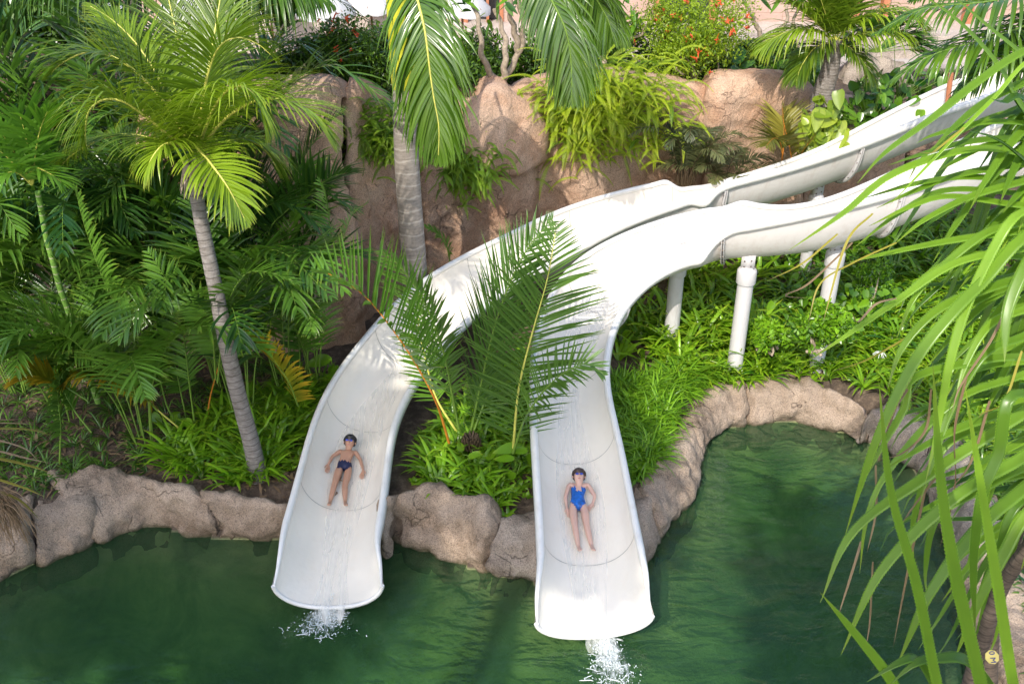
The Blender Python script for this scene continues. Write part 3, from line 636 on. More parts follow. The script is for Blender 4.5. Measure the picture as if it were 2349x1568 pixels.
for TB in (FAR_SLIDE, NEAR_SLIDE):                    # the upper runs are deeper troughs
    for r_i in range(26, len(TB)):
        q = list(TB[r_i]); dz = .15 * min(1, (r_i - 26) / 8); q[2] -= dz; q[4] += dz; q[6] += dz; TB[r_i] = tuple(q)
for r_i in range(31, 40): q = list(FAR_SLIDE[r_i]); q[6] += .075; FAR_SLIDE[r_i] = tuple(q)
for r_i in range(22, 31): q = list(NEAR_SLIDE[r_i]); q[4] -= .07; NEAR_SLIDE[r_i] = tuple(q)
SL_FAR, AF = slide(FAR_SLIDE, "white slide on which the boy in dark trunks comes down", [1.5, 2.9, 4.3, 6.2, 8.1, 9.9], [(6.2, 1), (10.5, 1), (12.9, 1), (15.2, 1)], [(12.6, 0, 0, 0, .9, .105)])
SL_NEAR, AN = slide(NEAR_SLIDE, "white slide on which the girl in the blue swimsuit comes down", [1.1, 2.6, 4.0, 5.4, 6.7], [(5.15, 1), (7.75, 1), (10.0, 1), (12.0, 1)], [(8.2, .24, 0, 0, .5, .118), (7.0, -.3, 0, 0, .5, .118), (9.55, -.1, 0, 0, .6, .115)])
# raised wall end caps (splash guards) where the banked wall steps down
# ------------------------------------------------------------------ the two riders
def skin_m(name, c):
    m, nt, bs, out = newmat(name); v = coords(nt)
    nt.links.new(ramp(nt, noise_(nt, v, 9, 3), [(.3, tuple(x * .9 for x in c)), (.7, c)]).outputs[0], bs.inputs["Base Color"]); bs.inputs["Roughness"].default_value = .4
    bs.inputs["Subsurface Weight"].default_value = .12; bs.inputs["Subsurface Radius"].default_value = (.02, .008, .005); bs.inputs["Subsurface Scale"].default_value = .5; return m
def skinned(name, nodes, edges, mat, parent, sub=2, root=0):
    me = bpy.data.meshes.new(name); me.from_pydata([tuple(n[0]) for n in nodes], edges, []); o = bpy.data.objects.new(name, me); col.objects.link(o)
    md = o.modifiers.new("skin", 'SKIN'); md.use_smooth_shade = True; md.branch_smoothing = .6
    for i, (p, r) in enumerate(nodes):
        sv = me.skin_vertices[0].data[i]; sv.radius = (r, r) if np.ndim(r) == 0 else r; sv.use_root = (i == root)
    s = o.modifiers.new("sub", 'SUBSURF'); s.levels = sub; s.render_levels = sub
    dg = bpy.context.evaluated_depsgraph_get(); ev = o.evaluated_get(dg); m2 = bpy.data.meshes.new_from_object(ev)
    bpy.data.objects.remove(o); m2.materials.clear(); m2.materials.append(mat)
    for p in m2.polygons: p.use_smooth = True; p.material_index = 0
    return link(name, m2, parent)
def rider(A, conv, J, label, skin, hairc, scale, suit, suitc):
    def P(key, h):
        u, v = conv(*J[key]); z = 1.0
        for _ in range(40):
            q = az(u, v, z); z = .5 * z + .5 * (slide_z(A, q[0], q[1]) + h)
        return az(u, v, z)
    k = scale; hs = dict(head=.17, neck=.12, chest=.10, waist=.085, pelvis=.085, shl=.10, shr=.10, ell=.07, elr=.07, wrl=.05, wrr=.05, hal=.04, har=.04, hipl=.075, hipr=.075, knl=.085, knr=.085, anl=.045, anr=.045, fol=.09, for_=.09)
    p = {a: P(a, hs[a] * k) for a in J}
    t = thing("person", label, "person", p['pelvis'] * [1, 1, 1] - [0, 0, .09])
    up = unit(p['head'] - p['neck'])
    nodes = [(p['pelvis'], (.095 * k, .075 * k)), (p['waist'], (.078 * k, .062 * k)), (p['chest'], (.10 * k, .07 * k)), (p['neck'] - up * .01, .04 * k), (p['neck'] + (p['head'] - p['neck']) * .45, (.05 * k, .055 * k)),
             (p['head'], (.074 * k, .082 * k)), (p['head'] + up * .06 * k, (.06 * k, .065 * k))]
    edges = [(0, 1), (1, 2), (2, 3), (3, 4), (4, 5), (5, 6)]
    def chain(start, pts):
        a = start
        for q, r in pts: nodes.append((q, r)); edges.append((a, len(nodes) - 1)); a = len(nodes) - 1
        return a
    for s in 'lr':
        w = p['wr' + s]; h = p['ha' + s]; hd = unit(h - w)
        hnd = chain(2, [(p['sh' + s], .036 * k), ((p['sh' + s] + p['el' + s]) / 2, .031 * k), (p['el' + s], .025 * k), ((w + p['el' + s]) / 2, .024 * k), (w, .016 * k), (w + hd * .04 * k, (.028 * k, .012 * k))])
        side = unit(np.cross(hd, [0, 0, 1.])); sg = 1 if s == 'l' else -1
        for q, (off, ln) in enumerate(((-.024, .060), (-.008, .070), (.008, .066), (.024, .052))):
            b0 = w + hd * .065 * k + side * off * k; chain(hnd, [(b0, .0085 * k), (b0 + (hd * ln * .55 + np.array([0, 0, .006])) * k, .0075 * k), (b0 + (hd * ln + np.array([0, 0, -.010])) * k, .006 * k)])
        th = w + hd * .03 * k; chain(hnd - 1, [(th + side * sg * .028 * k + np.array([0, 0, .01]), .009 * k), (th + side * sg * .045 * k + hd * .035 * k + np.array([0, 0, .012]), .0075 * k)])
        toe = p['fol' if s == 'l' else 'for_']; an = p['an' + s]; kn = p['kn' + s]; hp = p['hip' + s]
        chain(0, [(hp, .058 * k), ((hp + kn) / 2, .053 * k), (kn, .040 * k), (kn * .65 + an * .35, .041 * k), (an, .024 * k), (an + (toe - an) * .5 + [0, 0, .012], (.028 * k, .024 * k)), (an + (toe - an) * 1.0 + [0, 0, .05 * k], (.03 * k, .013 * k))])
    body = skinned("body", nodes, edges, skin, t)
    # face, ears, hair
    hd = p['head']; f = unit(np.array([0, -.55, .83])); f = unit(f - up * (f @ up)); sd_ = np.cross(f, up)
    def blob(c, r, kx=1.0, ky=1.0, kz=1.0, n=10):
        th = np.linspace(0, math.pi, n); ph = np.linspace(0, 2 * math.pi, 2 * n, endpoint=False)
        return np.array([[c + sd_ * (r * kx * math.sin(a) * math.cos(b)) + f * (r * ky * math.sin(a) * math.sin(b)) + up * (r * kz * math.cos(a)) for b in ph] for a in th])
    b = MB(); rr = .078 * k
    b.grid(blob(hd + f * rr * .98 - up * .012 * k, .013 * k, .8, 1.2, 1.3), closed_v=True)
    for s in (-1, 1): b.grid(blob(hd + sd_ * s * rr * 1.0, .017 * k, .4, .8, 1.3), closed_v=True)
    b.build("face", skin, t)
    b = MB(); b.grid(blob(hd + f * rr * .93 - up * .042 * k, .016 * k, 1.3, .3, .35), closed_v=True); b.build("mouth", M['lip'], t)
    b = MB(); G = blob(hd + up * .022 * k, .094 * k, .98, 1.0, 1.02, 16)
    keep = []
    F = G.reshape(-1, 3)
    for j, q in enumerate(F):
        loc = q - hd; a, c2 = loc @ up, loc @ f
        if c2 > .03 * k and a < .055 * k: F[j] = hd + loc * .62
        elif a < .0 and c2 > -.015 * k: F[j] = hd + loc * .6
        elif a < -.05 * k: F[j] = hd + loc * .75
        else: F[j] = q + (np.array(noise.noise_vector(Vector(q) * 45)) * .007)
    b.grid(F.reshape(G.shape), closed_v=True); b.build("hair", hairc, t)
    b = MB()
    for s in (-1, 1): b.grid(blob(hd + f * rr * .95 + sd_ * s * .028 * k + up * .018 * k, .02 * k, 1.1, .45, .75), closed_v=True)
    b.tube([hd + f * rr * 1.02 + sd_ * x * k + up * .018 * k for x in (-.02, .02)], .005 * k); b.build("goggles", M['goggle'], t)
    # clothing: a shell of the body faces it covers
    src = body.data; me = src.copy(); me.name = suit; vs_ = [v_.co.copy() for v_ in me.vertices]
    ax = unit(p['chest'] - p['pelvis']); keepf = []; L = np.linalg.norm(p['neck'] - p['pelvis'])
    import bmesh
    bm = bmesh.new(); bm.from_mesh(me); bm.normal_update(); dele = []
    nrm = {v_.index: v_.normal.copy() for v_ in bm.verts}
    for fc in bm.faces:
        c = np.array(fc.calc_center_median()); q = c - p['pelvis']; a = q @ ax; lat = abs(q @ unit(np.cross(ax, [0, 0, 1.])))
        if suit == 'swim_trunks': ok = lat < .125 * k and -.075 * k < a < .045 * k and a > -.075 * k + (.055 * k if lat > .075 * k else 0) 
        else:
            ok = (-.10 * k < a < L * .86) and lat < .108 * k and not (a < .0 and a < -.10 * k + lat * 1.15) and not (a > L * .60 and lat > .088 * k) and not (a > L * .66 and lat < .035 * k)
        if min(np.linalg.norm(c - p[w_]) for w_ in ('ell', 'elr', 'wrl', 'wrr', 'hal', 'har')) < .085 * k: ok = False
        if not ok: dele.append(fc)
    bmesh.ops.delete(bm, geom=dele, context='FACES')
    left = set(bm.verts); best = set()                     # keep the largest connected piece
    while left:
        st = [left.pop()]; isl = set(st)
        while st:
            for e in st.pop().link_edges:
                for w_ in e.verts:
                    if w_ in left: left.discard(w_); isl.add(w_); st.append(w_)
        if len(isl) > len(best): best = isl
    bmesh.ops.delete(bm, geom=[v_ for v_ in bm.verts if v_ not in best], context='VERTS')
    for v_ in bm.verts: v_.co += v_.normal * .005
    bm.to_mesh(me); bm.free(); me.materials.clear(); me.materials.append(suitc); link(suit, me, t)
    return t
M['lip'] = plain("lips", (.45, .16, .13), .4); M['goggle'] = plain("goggles_blue", (.03, .06, .35), .1)
M['navy'] = plain("navy_cloth", (.012, .016, .06), .6); M['bluesuit'] = plain("blue_swimsuit", (.01, .11, .45), .4, .5, 25)
M['hair'] = plain("black_hair", (.012, .012, .013), .4); M['hair2'] = plain("brown_hair", (.05, .03, .022), .4)
c1 = lambda x, y: ((1250 + x / 3.92) / 1.7437, (1700 + y / 3.92) / 1.7437)
c2 = lambda x, y: ((2150 + x / 3.137) / 1.7437, (1800 + y / 3.137) / 1.7437)
BOY = dict(head=(585, 270), neck=(563, 385), chest=(548, 450), waist=(515, 560), pelvis=(500, 640), shl=(445, 400), ell=(310, 490), wrl=(255, 610), hal=(238, 690), shr=(668, 410), elr=(750, 540), wrr=(795, 700), har=(768, 810),
           hipl=(425, 665), hipr=(575, 670), knl=(345, 930), anl=(275, 1200), fol=(262, 1290), knr=(508, 950), anr=(512, 1200), for_=(530, 1300))
GIRL = dict(head=(520, 330), neck=(522, 445), chest=(512, 500), waist=(500, 590), pelvis=(512, 680), shl=(400, 420), ell=(350, 590), wrl=(368, 720), hal=(392, 790), shr=(628, 425), elr=(722, 575), wrr=(700, 650), har=(672, 690),
            hipl=(440, 715), hipr=(585, 705), knl=(470, 960), anl=(515, 1210), fol=(540, 1290), knr=(618, 955), anr=(680, 1200), for_=(708, 1290))
rider(AF, c1, BOY, "boy in dark swim trunks and blue goggles sliding down feet first", skin_m("skin_tan", (.50, .28, .19)), M['hair'], 1.0, 'swim_trunks', M['navy'])
rider(AN, c2, GIRL, "girl in a blue one-piece swimsuit sliding down feet first", skin_m("skin_fair", (.64, .41, .33)), M['hair2'], 1.0, 'swimsuit', M['bluesuit'])

# ------------------------------------------------------------------ splashes below the slide mouths
def splash(label, C, n, spread, seed):
    rs = np.random.RandomState(seed); b = MB()
    for i in range(n):                                             # drops and torn blobs of water
        a = rs.rand(); x = rs.normal() * spread[0] * (.35 + a); y = -a * spread[1] + rs.normal() * .05; z = max(.012, abs(rs.normal()) * .09 * (1.1 - a))
        r = .002 + .007 * rs.rand() ** 3; q = C + np.array([x + spread[2] * a, y, z]); th = np.linspace(0, math.pi, 4)
        d = unit(rs.normal(size=3) + [0, -.8, 0]); P = [q - d * r * 1.6, q - d * r * .5, q + d * r * .8, q + d * r * 2.2]; b.tube(P, [r * .3, r, r * .8, r * .2], 5)
    for i in range(24):                                           # foam strands on the surface
        a = rs.rand(); p0 = C + np.array([rs.normal() * spread[0] * (.4 + .8 * a) + spread[2] * a, -a * spread[1], .012]); d = rs.rand() * 6.28; P = [p0]
        for j in range(6): d += rs.normal() * .7; P.append(P[-1] + np.array([math.cos(d), math.sin(d) * .8, 0]) * .028)
        b.tube(P, [.001] + [.003 + .003 * rs.rand()] * 5 + [.001], 5)
    o = b.build("water_splash", M['foam']); tag(o, label, "splash", "splashes below the slides")
    b = MB(); n_ = 46; A_, B_ = np.meshgrid(np.linspace(-1, 1, n_), np.linspace(0, 1, n_), indexing='ij')
    X_ = C[0] + A_ * spread[0] * (1.1 + 1.5 * B_) + spread[2] * B_; Y_ = C[1] + .06 - B_ * spread[1] * 1.15
    fall = np.clip(1 - A_ ** 2, 0, 1) * np.clip(1 - B_, 0, 1) ** .8 * np.clip(B_ * 12 + .4, 0, 1)
    Z_ = np.array([noise.noise(Vector((x * 14, y * 14, seed))) for x, y in zip(X_.ravel(), Y_.ravel())]).reshape(X_.shape) * .035 * fall + .012 + .05 * fall * np.exp(-B_ * 5)
    b.grid(np.stack([X_, Y_, Z_], 2), pos=fall.ravel()); b.build("foam_patch", M['froth'], o)
splash("small white splash below the slide with the boy", az(765, 1388, 0), 520, (.15, .48, -.14), 1)
splash("larger white splash below the slide with the girl", az(1385, 1452, 0), 700, (.12, .8, .07), 2)
def spill(label, C, w, seed):
    rs = np.random.RandomState(seed); b = MB(); n = 15; G = []
    for i in range(n):
        x = (i / (n - 1) - .5) * w; row = []
        for j in range(8):
            t = j / 7; row.append(C + np.array([x * (1 - .25 * t) + .01 * math.sin(i * 2.1 + j), -.16 * t + .02 * math.sin(i * 1.3), .02 - .13 * t ** 2 + .012 * math.sin(i * 2.7 + j * 1.1)]))
        G.append(row)
    b.grid(np.array(G)); tag(b.build("falling_water", M['stream']), label, "running water", "water running off the slides")
spill("thin water sheet falling off the slide with the boy", np.array([-2.12, 8.62, .12]), .34, 1)
spill("broad water sheet falling off the slide with the girl", np.array([.97, 8.16, .12]), .30, 2)

# ------------------------------------------------------------------ plant builders
def ribbons(b, P, S, W, mat=0, tint=None, fold=0.0, Nn=None, rs=None, pos=None):
    """P (n,K,3) centre lines, S (n,K,3) side vectors, W (n,K) half widths; fold > 0 adds a raised midrib line"""
    n, K = P.shape[:2]; tint = np.repeat((rs.rand(n) if tint is None else tint), K)
    ps = np.tile(np.linspace(0, 1, K), n) if pos is None else pos.ravel()
    Lf = P - S * W[..., None]; Rt = P + S * W[..., None]
    if fold == 0:
        V = np.stack([Lf, Rt], 2).reshape(-1, 3); idx = np.arange(n * K * 2).reshape(n, K, 2)
        a, b_, c, d = idx[:, :-1, 0], idx[:, :-1, 1], idx[:, 1:, 1], idx[:, 1:, 0]
        b.add(V, np.stack([a.ravel(), b_.ravel(), c.ravel(), d.ravel()], 1), mat, np.repeat(tint, 2), np.repeat(ps, 2)); return
    Mi = P - Nn * (W * fold)[..., None]
    V = np.stack([Lf, Mi, Rt], 2).reshape(-1, 3); idx = np.arange(n * K * 3).reshape(n, K, 3); F = []
    for j in (0, 1):
        a, b_, c, d = idx[:, :-1, j], idx[:, :-1, j + 1], idx[:, 1:, j + 1], idx[:, 1:, j]; F.append(np.stack([a.ravel(), b_.ravel(), c.ravel(), d.ravel()], 1))
    b.add(V, np.vstack(F), mat, np.repeat(tint, 3), np.repeat(ps, 3))

def frond(parent, pts, L=.7, nl=60, w=.014, a0=62, a1=28, lift=25, droop=.6, leaf='coco', rib='rib_y', seed=0, pet=.12, rr=.014, K=5, up=(0, 0, 1), gap=0.0, tiplen=.35, name="frond", tone=.5, tv=.5, fold=.35, twist=0):
    rs = np.random.RandomState(seed + 7); Pm = spline(pts, 140); T = unit(np.gradient(Pm, axis=0))
    Nv = np.array(up, float); NN = np.zeros_like(Pm)
    Nv = unit(Nv - T[0] * (Nv @ T[0]))
    for i in range(140): Nv = unit(Nv - T[i] * (Nv @ T[i])); NN[i] = Nv
    if twist:
        an = np.linspace(0, R(twist), 140)[:, None]; NN = NN * np.cos(an) + np.cross(T, NN) * np.sin(an)
    t = np.linspace(pet, 1.0, nl); B = MB()
    Sx = np.cross(T, NN)
    for sgn in (-1, 1):
        tj = np.clip(t + rs.normal(size=nl) * .25 / nl, pet, 1); f = tj * 139; i0 = np.clip(f.astype(int), 0, 138); fr = (f - i0)[:, None]
        ip = lambda A_: A_[i0] * (1 - fr) + A_[i0 + 1] * fr
        p, tt, nn, ss = ip(Pm), unit(ip(T)), unit(ip(NN)), unit(ip(Sx)) * sgn
        q = (tj - pet) / (1 - pet); ang = np.radians(a0 + (a1 - a0) * q ** 1.2 + rs.normal(size=nl) * 3)[:, None]; li = np.radians(lift + rs.normal(size=nl) * 6)[:, None]
        d0 = np.cos(ang) * tt + np.sin(ang) * (ss * np.cos(li) + nn * np.sin(li))
        ln = L * (.30 + .70 * np.sin(np.clip(q * .86 + .14, 0, 1) * math.pi) ** .7) * (1 - (1 - tiplen) * np.clip((q - .6) / .4, 0, 1) ** 1.5) * (1 + rs.normal(size=nl) * .06)
        keep = rs.rand(nl) >= gap
        dr = (droop * (1 + rs.normal(size=nl) * .25))[:, None]
        pts_ = [p]; ds = [d0]; d = d0
        for k in range(1, K):
            d = unit(d + np.array([0, 0, -1.0]) * dr * (k / K) ** 1.1 * .8 + rs.normal(size=(nl, 3)) * .02); pts_.append(pts_[-1] + d * (ln / (K - 1))[:, None]); ds.append(d)
        PP_ = np.stack(pts_, 1)[keep]; DD = np.stack(ds, 1)[keep]; N3 = nn[keep][:, None, :]; SS = unit(np.cross(N3, DD)); NF = np.cross(DD, SS)
        prof = np.array([.55, 1.0, .95, .65, .04]) if K == 5 else np.interp(np.linspace(0, 1, K), [0, .2, .5, .8, 1], [.5, 1, .95, .6, .04])
        W = w * prof[None, :] * (.6 + .4 * (ln[keep] / L))[:, None]
        ti = np.clip(tone + (rs.rand(len(PP_)) - .5) * tv, 0, 1)
        ribbons(B, PP_, SS, W, 0, ti, fold=fold, Nn=NF, rs=rs)
    o = B.build(name, M[leaf], parent)
    B = MB(); B.tube(Pm[::4], np.linspace(rr, rr * .22, 35), 6); B.build("midrib", M[rib], o)
    return o
def trunk(parent, pts, r0, r1, mat='trunk', bumps=.05, rings=46, name="trunk", n=160, k=18, flare=.3):
    P = spline(pts, n); s = np.linspace(0, 1, n); rr = r0 + (r1 - r0) * s; rr = rr * (1 + bumps * (np.abs(((s * rings) % 1) - .5) - .25)) * (1 + flare * np.exp(-s * 22)); th = np.arange(k)
    rad = np.array([[rr[i] * (1 + .045 * noise.noise(Vector((j * .9, i * .12, r0 * 50)))) for j in th] for i in range(n)])
    B = MB(); B.tube(P, rad, k); return B.build(name, M[mat], parent)
def D2(pts, ox, oy, sc): return [((ox + x / sc) / 1.7437, (oy + y / sc) / 1.7437) for x, y in pts]
def P3(pts, y0, y1=None, ys=None):
    n = len(pts); yy = ys if ys is not None else np.linspace(y0, y0 if y1 is None else y1, n)
    return [ay(u, v, y) for (u, v), y in zip(pts, yy)]

# ------------------------------------------------------------------ main coconut palm
base = ay(592, 1085, 10.65)
t = thing("coconut_palm", "bright green coconut palm with a bare leaning trunk standing by the pool rocks", "palm tree", base)
trunk(t, P3([(594, 1100), (578, 1020), (548, 910), (520, 790), (494, 660), (468, 540), (450, 440), (449, 385)], 0, ys=[10.62, 10.65, 10.7, 10.8, 10.9, 11.05, 11.15, 11.2]), .112, .080, bumps=.10, rings=60)
CF = [  # rachis drawn on the photo, distances, leaflet length, droop, tone
    ([(448, 330), (440, 262), (424, 160), (404, 75), (385, -10), (370, -60)], (11.2, 11.5, 11.9, 12.2, 12.4, 12.5), .72, .25, .25),
    ([(452, 340), (462, 250), (480, 160), (505, 105), (545, 86), (590, 100), (628, 132)], (11.2, 11.1, 11.0, 10.9, 10.9, 10.9, 10.9), .85, .55, .6),
    ([(455, 340), (484, 262), (517, 212), (552, 198), (585, 220), (603, 262), (612, 312)], (11.1, 10.8, 10.5, 10.35, 10.3, 10.25, 10.2), .80, .8, .85),
    ([(457, 345), (520, 270), (600, 228), (680, 240), (735, 283), (768, 335)], (11.2, 11.0, 10.8, 10.7, 10.65, 10.6), .80, .55, .85),
    ([(440, 340), (380, 240), (320, 172), (258, 130), (200, 121), (146, 143), (112, 172)], (11.2, 11.15, 11.1, 11.0, 11.0, 11.0, 11.0), .85, .5, .35),
    ([(444, 345), (390, 312), (335, 268), (284, 234), (240, 229), (206, 252), (196, 296), (198, 345)], (11.15, 10.9, 10.7, 10.5, 10.4, 10.3, 10.3, 10.3), .82, .7, .65),
    ([(442, 335), (372, 195), (320, 110), (262, 50), (200, 10)], (11.2, 11.4, 11.6, 11.8, 11.9), .62, .45, .7),
    ([(441, 322), (458, 345), (487, 380), (524, 432), (566, 512)], (11.0, 10.7, 10.5, 10.35, 10.3), .55, .6, .95),
    ([(446, 335), (470, 200), (490, 90), (505, 0), (515, -60)], (11.3, 11.7, 12.0, 12.2, 12.4), .75, .3, .3),
    ([(445, 350), (405, 330), (372, 335), (345, 370), (335, 410)], (11.0, 10.7, 10.5, 10.4, 10.35), .5, .9, .85),
    ([(452, 350), (510, 330), (560, 320), (610, 345), (640, 395)], (11.3, 11.4, 11.5, 11.6, 11.6), .6, .8, .6),
    ([(440, 345), (360, 320), (270, 310), (180, 345), (120, 400)], (11.4, 11.6, 11.8, 11.9, 12.0), .7, .7, .3),
]
for i, (px, yy, L, dr, tn) in enumerate(CF):
    frond(t, P3(px, 0, ys=yy), L=L * 1.06, nl=92 if i != 7 else 44, w=.0125 if i != 7 else .018, a0=80, a1=14, lift=20, droop=dr * .7, leaf='coco', rib='rib_y', seed=i, pet=.05 if i else .1, rr=.024, K=6, tone=tn, tv=.45)
B = MB(); rs = np.random.RandomState(5)
for i in range(26):                                        # dry fibre at the crown foot
    a = i * 2.4; p0 = ay(449, 395, 11.15) + np.array([math.cos(a) * .09, math.sin(a) * .09, .12]); B.tube([p0, p0 + [math.cos(a) * .05, math.sin(a) * .05, -.12], p0 + [math.cos(a) * .12, math.sin(a) * .12, -.3 - .15 * rs.rand()]], [.03, .02, .004], 5)
B.build("crown_fibre", M['bark'], t)

# ------------------------------------------------------------------ young date palm between the slides
dp = az(1075, 1000, .5)
t = thing("date_palm", "young palm with upright stiff fronds growing between the two slides", "palm plant", dp)
c6 = lambda *p: D2(p, 1000, 900, 1.4257)
DFR = [(c6((1135, 1240), (1070, 1030), (980, 850), (860, 660), (680, 430), (520, 310), (370, 250)), (10.9, 10.7, 10.6, 10.5, 10.4, 10.3, 10.2), .62, 'rib_o', .9, 66, 44, .32),
       (c6((1260, 1170), (1330, 850), (1400, 560), (1500, 290), (1600, 110), (1720, -20)), (11.1, 11.1, 11.1, 11.1, 11.1, 11.1), .62, 'rib_g', .4, 36, 34, .12),
       (c6((1500, 1290), (1530, 950), (1600, 650), (1690, 330), (1730, 120), (1745, 10)), (10.6, 10.6, 10.6, 10.7, 10.8, 10.9), .78, 'rib_y', .6, 58, 42, .08),
       (c6((1190, 1160), (1150, 950), (1110, 750), (1040, 540), (960, 380), (850, 230), (760, 150)), (11.1, 11.1, 11.1, 11.1, 11.1, 11.1, 11.1), .5, 'rib_g', .75, 50, 36, .2),
       (c6((1500, 1300), (1560, 1120), (1640, 990), (1740, 880), (1840, 815), (1930, 790), (2010, 850)), (10.5, 10.3, 10.2, 10.1, 10.0, 10.0, 10.0), .5, 'rib_g', .7, 60, 30, .3),
       (c6((1270, 1190), (1380, 900), (1460, 700), (1570, 520), (1680, 430)), (11.3, 11.5, 11.6, 11.7, 11.7), .5, 'rib_g', .8, 55, 35, .15),
       (c6((1180, 1180), (1060, 980), (1000, 760), (960, 560), (990, 380)), (11.4, 11.5, 11.6, 11.6, 11.6), .45, 'rib_y', .9, 58, 35, .25)]
for i, (px, yy, L, rb, tn, a0, a1, pet) in enumerate(DFR):
    frond(t, P3(px, 0, ys=yy), L=L * (1.6, 1.4, 1.25, 1.35, 1.1, 1.1, 1.1)[i], nl=(38, 66, 62, 56, 34, 44, 40)[i], w=(.028, .017, .0165, .018, .018, .017, .017)[i], a0=a0, a1=a1, lift=(38, 6, 18, 16, 28, 20, 25)[i], droop=.10, leaf='areca' if i in (0, 6) else 'date', rib=rb, seed=40 + i, pet=pet, rr=.020, K=5, tone=tn, tv=.3, up=((.25, -.3, 1), (-.8, -.9, .3), (0, -1, .5), (-.6, -1, .4), (0, -.4, 1), (0, -1, .5), (0, -1, .5))[i], tiplen=.5, fold=.5)
for k, (u, v, y) in enumerate(((1080, 990, 10.95), (1185, 1100, 10.45))):
    B = MB(); c = ay(u, v, y) - [0, 0, .08]
    for j in range(46):
        a = j * 2.4; z = j / 46 * .30; q = c + np.array([math.cos(a) * .09 * (1 - j / 70), math.sin(a) * .09 * (1 - j / 70), z * .5 - .2]); B.tube([q, q + [math.cos(a) * .05, math.sin(a) * .05, .05], q + [math.cos(a) * .06, math.sin(a) * .06, .10]], [.022, .022, .008], 5)
    B.build("stump", M['stem'], t)

# ------------------------------------------------------------------ royal palm (thick grey trunk) and its hanging fronds
rp = np.array([ay(948, 640, 14.2)[0], 14.2, .6])
t = thing("royal_palm", "tall royal palm with thick ringed grey trunk and yellow green crownshaft", "palm tree", rp)
top = ay(928, 198, 14.2)
trunk(t, [rp - [0, 0, .2], ay(950, 620, 14.2), ay(938, 450, 14.2), ay(930, 300, 14.2), top], .215, .172, 'royal_trunk', bumps=.015, rings=22, flare=.1, k=28)
B = MB(); up5 = top + np.array([-.10, .1, 2.6]); B.tube(spline([top - [0, 0, .02], top + [-.01, 0, .5], top + [-.04, .03, 1.4], up5], 30), np.interp(np.linspace(0, 1, 30), [0, .05, .4, 1], [.178, .188, .17, .10]), 24)
B.build("crownshaft", M['crownshaft'], t)
c4 = lambda *p: D2(p, 1500, 0, 2.349)
RF = [(c4((330, -420), (350, -200), (400, 0), (470, 300), (520, 700), (556, 940), (600, 1200), (594, 1500)), (14.0, 13.6, 13.3, 13.1, 13.0, 12.95, 12.9, 12.9), 1.08, .5),
      (c4((1450, -500), (1560, -250), (1660, 0), (1780, 250), (1835, 500), (1850, 800), (1840, 960)), (14.0, 13.7, 13.6, 13.5, 13.5, 13.5, 13.5), .85, .45),
      (c4((1900, -300), (2020, -100), (2120, 60), (2200, 220), (2240, 380)), (14.4, 14.5, 14.6, 14.6, 14.6), .7, .4),
      (c4((-150, -700), (-500, -500), (-800, -300), (-950, 0), (-1000, 130)), (14.4, 14.6, 14.8, 14.8, 14.8), .9, .3)]
for i, (px, yy, L, tn) in enumerate(RF):
    frond(t, P3(px, 0, ys=yy), L=L, nl=90, w=.022, a0=58, a1=22, lift=(8, 20, 20, 10)[i], droop=.75, leaf='royal', rib='rib_y' if i == 0 else 'rib_g', seed=60 + i, pet=.12, rr=.024, K=7, tone=tn, tv=.5, up=(-.2, -1, .1), fold=.3)
    if i == 0: frond(t, P3([(u + 3, v) for u, v in px], 0, ys=[y + .05 for y in yy]), L=L * .85, nl=80, w=.02, a0=40, a1=18, lift=-30, droop=.5, leaf='royal', rib='rib_g', seed=90, pet=.15, rr=.01, K=6, tone=.3, tv=.4, up=(-.2, -1, .1))

# ------------------------------------------------------------------ palms rising out of the frame on the far left, hanging curtains of leaflets
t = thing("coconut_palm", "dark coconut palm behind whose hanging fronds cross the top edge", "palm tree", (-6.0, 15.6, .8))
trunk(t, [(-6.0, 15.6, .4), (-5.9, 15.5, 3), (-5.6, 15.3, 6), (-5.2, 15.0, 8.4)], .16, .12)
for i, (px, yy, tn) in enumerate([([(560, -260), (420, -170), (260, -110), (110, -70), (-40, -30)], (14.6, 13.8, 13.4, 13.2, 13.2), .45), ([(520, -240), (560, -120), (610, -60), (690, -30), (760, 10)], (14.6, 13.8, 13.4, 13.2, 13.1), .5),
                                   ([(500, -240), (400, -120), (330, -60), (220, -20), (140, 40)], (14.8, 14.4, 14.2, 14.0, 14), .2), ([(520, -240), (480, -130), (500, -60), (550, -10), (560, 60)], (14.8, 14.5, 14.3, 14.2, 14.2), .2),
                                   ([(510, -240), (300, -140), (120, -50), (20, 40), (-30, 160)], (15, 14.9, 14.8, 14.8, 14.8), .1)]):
    frond(t, P3(px, 0, ys=yy), L=.95, nl=80, w=.02, a0=70, a1=25, lift=10, droop=1.2, leaf='coco_shaded', rib='rib_g', seed=100 + i, rr=.02, K=6, tone=tn, tv=.5)

